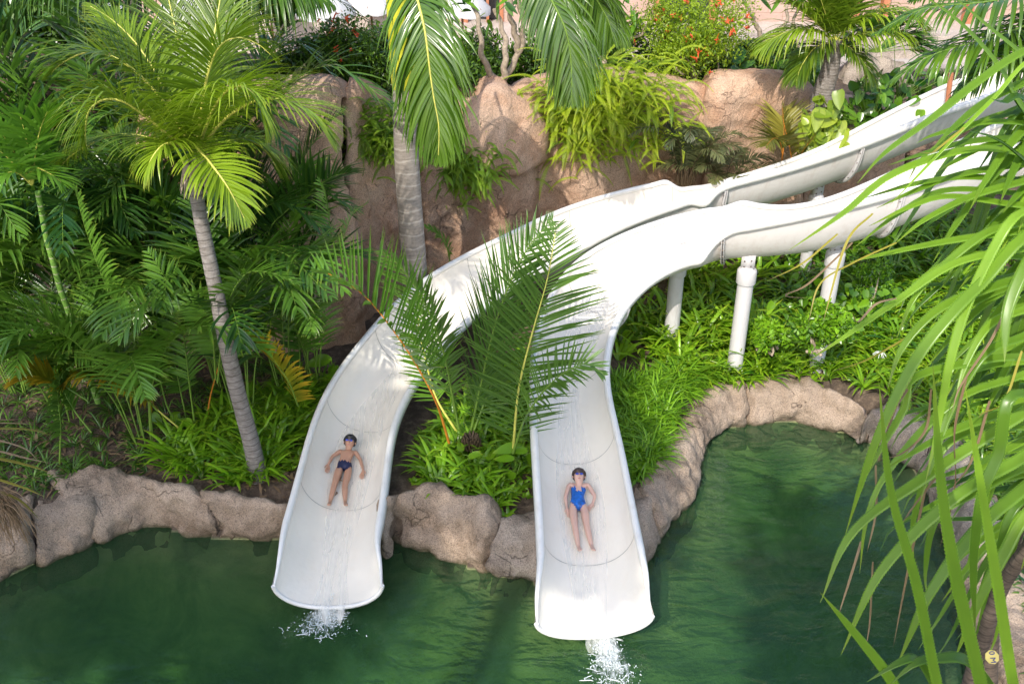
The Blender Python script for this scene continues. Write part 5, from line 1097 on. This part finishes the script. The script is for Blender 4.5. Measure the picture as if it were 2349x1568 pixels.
clumps("dark strap leaves on the bank below the screw pine", [(4.2, 9.5), (4.4, 11.3), (9, 11.5), (9, 6.5), (5.0, 6.5)], 330, 'areca', .42, .018, 12, 7, .4)
clumps("grass tufts on the terrace behind the slides", [(7, 19), (7, 22), (14, 23), (14, 19.5)], 160, 'hedge', .3, .014, 12, 8, .4)
# leaf litter
rs = np.random.RandomState(9); B = MB(); n = 1500; C = np.stack([rs.uniform(-8, -2.2, n), rs.uniform(10.2, 13.6, n)], 1); C = C[pool_sd(C) > .3]; Z = ground_z(C)
a = rs.rand(len(C)) * 6.283; ax = np.stack([np.cos(a), np.sin(a), rs.normal(size=len(C)) * .15], 1); L = .05 + .14 * rs.rand(len(C)); P0 = np.column_stack([C, Z + .02 + .02 * rs.rand(len(C))])
P = np.stack([P0, P0 + ax * (L / 2)[:, None] + [0, 0, .012], P0 + ax * L[:, None]], 1); S = unit(np.stack([-ax[:, 1], ax[:, 0], rs.normal(size=len(C)) * .3], 1))
ribbons(B, P, np.repeat(S[:, None], 3, 1), np.stack([L * .06, L * .12, L * .01], 1), 0, rs=rs); tag(B.build("leaf_litter", M['dry']), "dry fallen leaves scattered on the shaded soil", kind='stuff')
def spider_flower(label, c, seed):
    rs = np.random.RandomState(seed); B = MB()
    for i in range(12):
        a = i * 2.4; P = [np.array(c) + np.array([math.cos(a), math.sin(a), 0]) * .015 * 0, np.array(c) + np.array([math.cos(a) * .05, math.sin(a) * .05, .03]), np.array(c) + np.array([math.cos(a) * .10, math.sin(a) * .10, -.01 - .03 * rs.rand()])]; B.tube(spline(P, 5), .004, 4)
    o = B.build("spider_lily_flower", M['flower_w']); tag(o, label, "flower"); B = MB(); B.tube([np.array(c) - [0, 0, .35], c], .006, 5); B.build("stem", M['rib_g'], o)
spider_flower("white spider lily bloom above the wide smooth ledge", az(2018, 812, .95), 1)
spider_flower("white spider lily bloom half behind the long serrated leaves", az(2188, 875, .9), 2)

# ------------------------------------------------------------------ screw pine in front on the right
def teeth_leaf(parent, P, w, tint, leaf='pandan', seed=0, up=(0, 0, 1)):
    K = 26; Pm = spline(P, K); T = unit(np.gradient(Pm, axis=0)); rs = np.random.RandomState(seed); U = np.array(up, float); S = unit(np.cross(T, U)); Nn = np.cross(S, T); q = np.linspace(0, 1, K)
    W = w * np.interp(q, [0, .1, .5, .8, 1], [.8, 1, .95, .6, .02]); V = []
    prof = [(-1, 0, 0), (-.62, .30, .0), (0, -.32, 0), (.62, .30, 0), (1, 0, 0)]
    G = np.stack([Pm + S * (W * a)[:, None] + Nn * (W * b)[:, None] for a, b, _ in prof], 1)
    B = MB(); B.grid(G, tint=tint, pos=np.repeat(q, 5))
    if w > .02:                                            # saw teeth on both edges
        for sgn, e in ((-1, 0), (1, 4)):
            E = spline(G[:, e], 110); t2 = np.gradient(E, axis=0); s2 = np.repeat(S, 5, 0)[:110] if False else np.array([S[min(K - 1, int(i / 110 * K))] for i in range(110)]); ww = np.interp(np.linspace(0, 1, 110), q, W)
            a, b, c = E, E + t2 * .5, E + t2 * .8 + s2 * (sgn * np.minimum(ww * .22, .006))[:, None]; B.add3(np.stack([a, b, c], 1).reshape(-1, 3), np.arange(330).reshape(110, 3), 0, 1.0, .5)
    return B.build("leaf", M[leaf], parent)
PC = np.array([3.55, 6.0, 0.6])
t = thing("screw_pine", "tall screw pine with long serrated drooping leaves in front of the pond", "tree", (4.3, 7.0, .5))
trunk(t, [az(2262, 1600, .5), ay(2275, 1400, 6.9), ay(2320, 1230, 6.6), ay(2400, 1050, 6.2), ay(2460, 800, 6.0)], .095, .075, 'pine_trunk', bumps=.12, rings=50)
trunk(t, [ay(2215, 1610, 6.3), ay(2250, 1480, 6.3), ay(2300, 1340, 6.3), ay(2390, 1200, 6.2), ay(2420, 1000, 6.1)], .07, .06, 'pine_trunk', bumps=.12, rings=50)
trunk(t, [ay(2400, 1050, 6.2), ay(2480, 700, 6.2), ay(2520, 350, 6.4)], .07, .06, 'pine_trunk', bumps=.12, rings=40)
c8 = lambda *p: D2(p, 3000, 900, .8549)
cq = lambda *p: D2(p, 2900, 0, 1.568)
LV = [([(2500, 420), (2420, 310), (2349, 250), (2290, 150), (2200, 50), (2090, -30)], 6.2, 6.0, 15, .55), ([(2520, 330), (2420, 200), (2349, 128), (2260, 55), (2170, -25)], 6.3, 6.1, 14, .6),
      (cq((2150, 240), (1875, 320), (1600, 500), (1300, 740), (1000, 960), (830, 1150)), 6.2, 5.6, 12, .5), (cq((2150, 200), (1875, 400), (1700, 600), (1500, 800), (1250, 1060), (1030, 1290)), 6.1, 5.7, 6, .95),
      (cq((2150, 860), (1875, 775), (1600, 770), (1300, 850), (1200, 900)), 6.2, 5.8, 12, .55), (cq((2200, 1010), (1875, 965), (1600, 930), (1300, 990), (1000, 1120), (750, 1330), (400, 1570)), 6.2, 5.5, 14, .8),
      (cq((2200, 1160), (1875, 1130), (1500, 1110), (1200, 1150), (850, 1250)), 6.3, 5.8, 13, .6), (cq((2200, 1240), (1875, 1215), (1400, 1190), (1100, 1330), (800, 1560)), 6.2, 5.6, 12, .45), (cq((2200, 1330), (1800, 1280), (1400, 1230), (1150, 1300), (900, 1420)), 6.0, 5.6, 13, .75),
      (cq((2200, 980), (1875, 620), (1750, 640), (1670, 620)), 6.0, 5.8, 18, .2), (cq((2200, 1100), (1875, 700), (1800, 560), (1880, 400)), 6.4, 6.2, 16, .2), (cq((2200, 1290), (1875, 1000), (1700, 870), (1520, 820)), 6.1, 5.7, 14, .3),
      (c8((1060, 10), (937, 20), (700, 50), (450, 100), (330, 130)), 5.9, 5.5, 12, .7), (c8((1080, 60), (937, 80), (700, 130), (500, 260), (340, 370), (190, 470)), 5.8, 5.2, 12, .85), (c8((1080, 150), (937, 180), (800, 220), (640, 290), (520, 420), (470, 560)), 5.8, 5.3, 15, .55),
      (c8((1080, 0), (937, 40), (800, 190), (700, 290), (560, 470), (430, 740), (325, 1060)), 5.7, 5.0, 15, .6), (c8((960, -60), (880, 0), (760, 230), (690, 440), (640, 700), (600, 880)), 5.7, 5.1, 12, .9), (c8((1080, 445), (937, 450), (800, 460), (560, 520), (530, 620), (450, 760), (380, 890)), 5.8, 5.1, 14, .6),
      (c8((1100, 430), (937, 510), (700, 600), (480, 830), (400, 1000), (375, 1190)), 5.7, 5.1, 11, .65), (c8((1100, 560), (937, 620), (700, 700), (450, 840)), 5.7, 5.2, 14, .5), (c8((1100, 540), (937, 640), (600, 860), (350, 1050), (240, 1290)), 5.6, 4.9, 17, .6),
      (c8((1100, 660), (937, 790), (700, 930), (450, 1180), (310, 1470)), 5.5, 4.8, 17, .6), (c8((1100, 760), (937, 900), (800, 1020), (620, 1250), (500, 1510)), 5.4, 4.8, 17, .5), (c8((600, 1800), (490, 1568), (380, 1420), (240, 1255)), 4.2, 4.3, 13, .55),
      (c8((700, 1800), (640, 1568), (570, 1230), (480, 900), (440, 530)), 4.0, 4.4, 12, .5), (c8((840, 1800), (790, 1568), (700, 1180), (650, 850), (625, 470)), 4.0, 4.4, 15, .5), (c8((950, 1800), (900, 1568), (850, 1250), (800, 950), (735, 550)), 4.0, 4.4, 13, .85),
      (c8((1000, 60), (937, 150), (880, 300), (870, 470)), 5.5, 5.1, 14, .5), (c8((1060, 860), (937, 1000), (870, 1120), (780, 1290), (700, 1480)), 5.4, 5.0, 16, .6), (c8((1060, 560), (937, 575), (880, 600), (850, 780), (800, 900), (765, 1130), (770, 1400)), 5.2, 4.8, 14, .3),
      (c8((1080, 300), (937, 380), (800, 440), (690, 620), (640, 760), (580, 950)), 5.8, 5.2, 13, .45), (c8((1080, 250), (937, 290), (820, 340), (740, 470), (700, 600)), 5.9, 5.4, 12, .8), (c8((1080, 800), (937, 830), (800, 900), (640, 1000), (600, 1180), (610, 1290)), 5.8, 5.3, 12, .4),
      (c8((1080, 100), (937, 110), (760, 100), (620, 160), (480, 280)), 6.0, 5.5, 12, .7), (c8((1080, 700), (937, 690), (760, 700), (640, 790), (560, 1000), (560, 1180)), 5.9, 5.4, 12, .55), (c8((1060, -50), (937, -10), (800, 30), (650, 150), (560, 250), (500, 390)), 5.9, 5.4, 12, .6),
      (c8((1060, -180), (937, -150), (760, -100), (600, -20), (500, 60)), 6.0, 5.6, 12, .6), (c8((1080, 900), (960, 920), (880, 1010), (830, 1200)), 5.6, 5.3, 12, .2), (c8((900, 1700), (760, 1500), (640, 1480), (560, 1500), (480, 1568)), 4.4, 4.2, 18, .25), (c8((760, 1800), (650, 1600), (570, 1485), (500, 1500), (400, 1560)), 4.4, 4.2, 18, .25)]
for i, (px, ya, yb, w, tn) in enumerate(LV):
    teeth_leaf(t, P3(px, ya, yb), w * .00305 * .82, tn, 'pandan' if i not in (9, 10, 11) else 'royal', i, up=(-.25, -.35, 1) if i not in (23, 24, 25, 26) else (0, -1, .4))
rs = np.random.RandomState(77)
for i in range(48):                                       # rear leaves of the crown
    v0 = rs.uniform(150, 1150); u1 = rs.uniform(2050, 2330); v1 = v0 + rs.uniform(100, 500); teeth_leaf(t, P3([(2500, v0 - 60), (2400, v0 + (v1 - v0) * .12), (u1 * .5 + 1190, v0 + (v1 - v0) * .35), (u1, v1 - 60), (u1 - 40, v1)], 6.6, 6.2), .026, rs.rand() * .6, 'pandan', 500 + i, up=(-.25, -.35, 1))
for i in range(34):                                       # blades fanning straight in from the crown
    v0 = rs.uniform(150, 1150); an = R(rs.uniform(8, 62)); ln = rs.uniform(180, 430); sx_, sy_ = 2400 + rs.uniform(-30, 60), v0; kx = .75 + .2 * rs.rand(); ex, ey = sx_ - ln * math.cos(an), sy_ + ln * math.sin(an)
    teeth_leaf(t, P3([(2540, v0 - 60), (sx_, sy_), (sx_ + (ex - sx_) * .5, sy_ + (ey - sy_) * .42 - 12), (sx_ + (ex - sx_) * .8, sy_ + (ey - sy_) * .74 - 6), (ex, ey)], 6.4, 5.7), .034, .35 + rs.rand() * .6, 'pandan', 900 + i, up=(-.25, -.35, 1))
dry_px = [c8((870, 300), (820, 400), (720, 550), (690, 640)), c8((700, 780), (560, 960), (520, 1020)), c8((560, 500), (500, 620), (440, 800), (470, 780)), c8((620, 560), (600, 700), (520, 780), (440, 800)), c8((500, 250), (430, 270), (370, 330), (350, 300)),
          c8((820, 600), (760, 800), (690, 900)), c8((600, 900), (540, 1180), (490, 1440)), c8((430, 820), (430, 980), (400, 1120)), c8((540, 560), (500, 620), (430, 760)), c8((380, 1080), (360, 1150), (300, 1340)), c8((350, 60), (200, 200), (120, 240), (200, 250)), c8((420, 1150), (410, 1350), (395, 1450)), c8((740, 520), (700, 700), (700, 900), (650, 1100))]
for i, px in enumerate(dry_px): teeth_leaf(t, P3(px, 5.4, 5.2), .009, rs.rand(), 'dry', 600 + i)
for i, px in enumerate([cq((1500, 800), (1350, 920), (1290, 960), (1180, 950)), c8((300, 30), (180, 130), (60, 190)), c8((500, 60), (350, 130), (240, 200), (200, 330)), c8((420, -40), (330, 60), (250, 330)), c8((560, 370), (400, 460), (280, 500)), c8((930, 430), (870, 600), (800, 640), (780, 660))]): teeth_leaf(t, P3(px, 5.5, 5.2), .008, .8, 'dry_yellow', 700 + i)
# dry hanging grass like leaves at the lower left edge
t = thing("dracaena", "yellow striped long leaves with a beard of dry strands at the pool corner", "plant", az(-60, 1180, .6)); rs = np.random.RandomState(12)
for i, (px, w, lf) in enumerate([([(-60, 985), (0, 982), (70, 985), (117, 998)], .013, 'dry_yellow'), ([(-60, 1030), (0, 1035), (60, 1050), (115, 1062)], .010, 'dry'), ([(-60, 1050), (0, 1052), (70, 1068), (120, 1085)], .014, 'dry_yellow'), ([(-60, 1080), (0, 1100), (60, 1120), (105, 1140)], .012, 'dry_yellow'), ([(-60, 955), (0, 962), (60, 960)], .006, 'dry'),
                                  ([(-60, 1000), (0, 1010), (60, 1030), (90, 1060)], .008, 'dry'), ([(-60, 975), (0, 970), (80, 972)], .006, 'dry'), ([(-60, 1120), (0, 1128), (50, 1150), (90, 1190)], .012, 'dry_yellow')]):
    teeth_leaf(t, P3(px, 9.2, 8.8), w * 1.5, rs.rand(), lf, 800 + i)
B = MB(); Pl = []
for i in range(190):
    u0, v0 = rs.uniform(-70, 20), rs.uniform(1120, 1165); u1 = u0 + rs.uniform(15, 85); v1 = v0 + rs.uniform(40, 110); B.tube(spline(P3([(u0, v0), (u0 * .55 + u1 * .45, v0 + (v1 - v0) * .25), (u1, v1)], rs.uniform(8.9, 9.4), rs.uniform(8.8, 9.2)), 7), np.linspace(.006, .002, 7), 4, 0, rs.rand())
B.build("dry_beard", M['dry'], t)

# ------------------------------------------------------------------ resort buildings, parasols and steps far behind
def wallmat(name, a, b):
    m, nt, bs, out = newmat(name); v = coords(nt)
    c = ramp(nt, noise_(nt, v, .7, 6, .6, .4), [(.3, a), (.7, b)]).outputs[0]
    vo = nt.nodes.new("ShaderNodeTexBrick"); vo.inputs["Scale"].default_value = .55; vo.inputs["Mortar Size"].default_value = .008; vo.inputs["Color1"].default_value = (1, 1, 1, 1); vo.inputs["Color2"].default_value = (.95, .95, .95, 1); vo.inputs["Mortar"].default_value = (.75, .7, .66, 1)
    mp = nt.nodes.new("ShaderNodeMapping"); mp.inputs["Rotation"].default_value = (R(90), 0, 0); nt.links.new(v, mp.inputs[0]); nt.links.new(mp.outputs[0], vo.inputs["Vector"])
    c = mixc(nt, .8, c, vo.outputs[0], 'MULTIPLY'); nt.links.new(c, bs.inputs["Base Color"]); bs.inputs["Roughness"].default_value = .85; nt.links.new(bump(nt, noise_(nt, v, 12, 5, .6), .8, .02), bs.inputs["Normal"]); return m
M['wall'] = wallmat("pink_plaster", (.44, .30, .24), (.54, .39, .32)); M['wall2'] = wallmat("pale_stone_wall", (.58, .49, .43), (.68, .59, .52)); M['terra'] = plain("terracotta_wood", (.45, .17, .08), .6, .2, 3)
m, nt, bs, out = newmat("window_glass"); bs.inputs["Base Color"].default_value = (.03, .035, .04, 1); bs.inputs["Roughness"].default_value = .05; M['glass'] = m
M['canvas'] = plain("white_canvas", (.6, .6, .59), .7, .05); M['pole'] = plain("wooden_pole", (.22, .10, .05), .5); M['stonestep'] = rock_mat("stone_steps", (.42, .36, .30), (.55, .48, .42), (.25, .2, .16), 1, .3)
M['terrace'] = plain("terrace_stone", (.60, .52, .46), .8, .12, 2)
bd = thing("resort_building", "pink plastered resort building with terracotta window frames behind the garden", "building", (0, 31, 1.9))
def bx(name, mat, parent, x0, x1, y0, y1, z0, z1):
    b = MB(); b.box(((x0 + x1) / 2, (y0 + y1) / 2, (z0 + z1) / 2), ((x1 - x0) / 2, (y1 - y0) / 2, (z1 - z0) / 2)); return b.build(name, M[mat], parent, smooth=False)
X = lambda u, y=31: float(ay(u, 60, y)[0])
Z = lambda v, y=31: float(ay(1174, v, y)[2])
bx("wall", 'wall', bd, -30, X(1068), 31, 32, 1.0, 9); bx("wall", 'wall', bd, X(1152), X(1990), 31, 32, 1.0, 9); bx("wall", 'wall', bd, X(1990), 34, 31.4, 32.4, 1.0, 9)
bx("wall", 'wall', bd, X(1068), X(1152), 31, 32, 1.0, Z(95)); bx("pane", 'glass', bd, X(1068), X(1152), 31.35, 31.4, Z(95), 9)
fr_ = bx("window_frame", 'terra', bd, X(1063), X(1074), 30.93, 31.3, Z(120), 9)
for a, b_ in ((1116, 1122), (1146, 1155)): bx("mullion", 'terra', fr_, X(a), X(b_), 30.95, 31.28, Z(95), 9)
bx("sill", 'terra', fr_, X(1058), X(1158), 30.85, 31.32, Z(99), Z(89)); bx("sill_board", 'terra', fr_, X(1066), X(1152), 30.92, 31.1, Z(120), Z(99) - .003)
for a, b_ in ((95, 112), (735, 752), (792, 803), (870, 880), (1020, 1030), (1500, 1512), (1620, 1636), (1945, 1960), (2010, 2024), (2200, 2216)): bx("pillar", 'terra', bd, X(a), X(b_), 30.7, 31 - .003, 1.0, 9)
bx("panel", 'terra', bd, X(803) + .003, X(870) - .003, 30.85, 30.99, Z(125), Z(78)); bx("panel", 'glass', bd, X(803) + .003, X(870) - .003, 30.9, 30.99, Z(76), 9)
bx("panel", 'glass', bd, X(1512) + .003, X(1620) - .003, 30.9, 30.99, Z(110), 9); bx("panel", 'terra', bd, X(2024) + .003, X(2200) - .003, 30.85, 30.99, Z(140), Z(60))
lw = thing("garden_wall", "pale stone garden wall with block joints under the white parasols", "wall", (X(650), 26, 1.9)); bx("wall_body", 'wall2', lw, X(380, 26), X(905, 26), 26, 26.6, 1.5, Z(32, 26))
b = MB()
for k in range(9): b.box(((X(380, 26) + X(905, 26)) / 2, 26.3, Z(32, 26) + .04), ((X(905, 26) - X(380, 26)) / 2 + .05, .36, .04)) if k == 0 else None
b.build("coping", M['wall2'], lw, smooth=False)
def parasol(u, v, y, w, label):
    w *= .85; c = ay(u, v - 6, y); t = thing("parasol", label, "parasol", (c[0], c[1], 2.0), "white parasols on the terrace"); b = MB(); n = 8
    G = []
    for j, (r, z) in enumerate(((.02, .62), (.5, .36), (1, 0), (1.0, -.14))):
        row = []
        for k in range(n * 4):
            a = k / (n * 4) * 6.283; sc = 1 - .05 * abs(math.sin(a * n / 2 + .4)) * 1 if r > .3 else 1; row.append(c + np.array([math.cos(a) * r * w * sc, math.sin(a) * r * w * sc, z * .9 - (.05 * abs(math.sin(a * n / 2)) if j == 3 else 0)]))
        G.append(row)
    b.grid(np.array(G), closed_v=True); b.build("canopy", M['canvas'], t); b = MB(); b.tube([(c[0], c[1], 2.0), (c[0], c[1], c[2] + .5)], .03, 8); b.build("pole", M['pole'], t)
    b = MB()
    for k in range(8): a = k / 8 * 6.283; b.tube([c + np.array([0, 0, .5]), c + np.array([math.cos(a) * w * .95, math.sin(a) * w * .95, .02])], .012, 4)
    b.build("ribs", M['pole'], t)
parasol(745, 26, 24.5, .86, "white parasol above the pale stone wall"); parasol(618, 20, 25, .8, "white parasol just above the arching coconut fronds"); parasol(850, 16, 25, .75, "white parasol half behind the thick yellow green trunk")
parasol(1060, 22, 25.5, .85, "white parasol beside the terracotta window"); parasol(240, 40, 25, .9, "white parasol glimpsed through the hanging dark fronds"); parasol(420, 30, 26, .8, "white parasol glimpsed behind the upright coconut frond")
st = thing("stone_steps", "pale stone steps beside the small coconut palm", "steps", (X(1900, 26), 25, 1.8))
for k in range(5): bx("step", 'stonestep', st, X(1700, 25), X(2030, 25), 24 + k * .6, 24.6 + k * .6 - .003, 1.5, 1.9 + k * .17)
st = thing("stone_steps", "broad stone terrace steps above the upper slide end", "steps", (X(2200, 26), 25, 1.8))
for k in range(6): bx("step", 'stonestep', st, X(2050, 23), X(2560, 23), 22.4 + k * .7, 23.1 + k * .7 - .003, 1.3, 1.75 + k * .2)
b = MB(); b.tube([ay(2172, 250, 17.2), ay(2177, 205, 17.2), ay(2182, 168, 17.2)], .045, 10); tag(b.build("wooden_post", M['terra']), "short brown wooden post behind the upper slide end", "post")
# small depth sign by the screw pine trunk
sg = thing("sign", "small yellow octagonal plate with blue letters by the screw pine trunk", "sign", ay(2276, 1506, 5.6)); c = ay(2276, 1506, 5.6); b = MB()
nrm_ = unit(np.array([-.1, -.75, .65])); sx = unit(np.cross([0, 0, 1.], nrm_)) * -1; sy = np.cross(nrm_, sx); sx = -np.cross(sy, nrm_) * -1
ring = [c + (sx * math.cos(R(22.5 + 45 * k)) * .055 + sy * math.sin(R(22.5 + 45 * k)) * .055) for k in range(8)]; V = np.vstack([ring, [r_ - nrm_ * .012 for r_ in ring], [c, c - nrm_ * .012]])
b.add3(V, [[k, (k + 1) % 8, 16] for k in range(8)] + [[(k + 1) % 8 + 8, k + 8, 17] for k in range(8)]); b.add(V, [[k, k + 8, (k + 1) % 8 + 8, (k + 1) % 8] for k in range(8)]); M['sign'] = plain("sign_yellow", (.72, .58, .16), .5, .1); b.build("plate", M['sign'], sg, smooth=False)
fc = bpy.data.curves.new("lettering", 'FONT'); fc.body = "0 M"; fc.size = .06; fc.align_x = 'CENTER'; fc.align_y = 'CENTER'; fc.extrude = .002
fo = bpy.data.objects.new("lettering", fc); col.objects.link(fo); M['signblue'] = plain("sign_blue", (.01, .03, .2), .5); fc.materials.append(M['signblue'])
X_ = unit(np.cross([0, 0, 1.], -nrm_)); X_ = -X_ if X_[0] < 0 else X_; Y_ = np.cross(nrm_, X_); ro = R(-80); Xr = X_ * math.cos(ro) + Y_ * math.sin(ro); Yr = -X_ * math.sin(ro) + Y_ * math.cos(ro)
dgr = bpy.context.evaluated_depsgraph_get(); tm = bpy.data.meshes.new_from_object(fo.evaluated_get(dgr)); bpy.data.objects.remove(fo); q = c + nrm_ * .005
for v_ in tm.vertices: v_.co = Vector(q + Xr * v_.co.x + Yr * v_.co.y + nrm_ * v_.co.z)
link("lettering", tm, sg)

# ------------------------------------------------------------------ big trees behind the camera: they shade the lower pool as in the photograph
def shade_tree(label, c, rad, n, seed, size=.34):
    rs = np.random.RandomState(seed); t = thing("shade_tree", label, "tree", (c[0], c[1], 0)); B = MB(); B.tube(spline([(c[0], c[1], -.5), (c[0] + .3, c[1], c[2] * .5), c], 12), np.linspace(.4, .15, 12), 10); B.build("trunk", M['bark'], t)
    B = MB(); cl = 40; cc = unit(rs.normal(size=(cl, 3))) * rs.rand(cl, 1) ** .4 * .75; k = rs.randint(0, cl, n); P0 = np.array(c) + (cc[k] + unit(rs.normal(size=(n, 3))) * (.30 * rs.rand(n, 1) ** .5)) * np.array(rad)
    ax = unit(rs.normal(size=(n, 3))); S = unit(np.cross(ax, rs.normal(size=(n, 3)))); L = size * (.6 + .8 * rs.rand(n)); P = np.stack([P0, P0 + ax * (L * .5)[:, None], P0 + ax * L[:, None]], 1)
    ribbons(B, P, np.repeat(S[:, None], 3, 1), np.stack([L * .1, L * .28, L * .03], 1), 0, rs=rs); B.build("crown", M['canopy'], t)
def shade_over(x, y, z, h):
    s = np.array(sdir); return np.array([x, y, z]) + s / s[2] * h

def over(x, y, z, h): return tuple(np.array([x, y, z]) + np.array(sdir) / sdir[2] * h)
shade_tree("large leafy tree behind the photographer shading the near pool and the boy", over(-4.3, 9.9, .5, 15), (3.9, 3.5, 1.5), 15000, 1)
shade_tree("leafy tree behind the photographer shading the slide of the girl", over(.75, 11.2, .5, 15), (1.35, 3.3, 1.2), 8500, 2)
shade_tree("thin leafy tree behind the photographer flecking the back pond", over(3.6, 8.4, .5, 15), (1.5, 2.2, 1.2), 1500, 3)
clumps("broad strap leaves in the shade below the upper slide ends", [(4.2, 14.0), (4.6, 17.0), (11, 17.6), (11, 11.5), (7.5, 11.5), (6.0, 13.4)], 520, 'lily', .6, .026, 11, 11, .35, .6, .6)
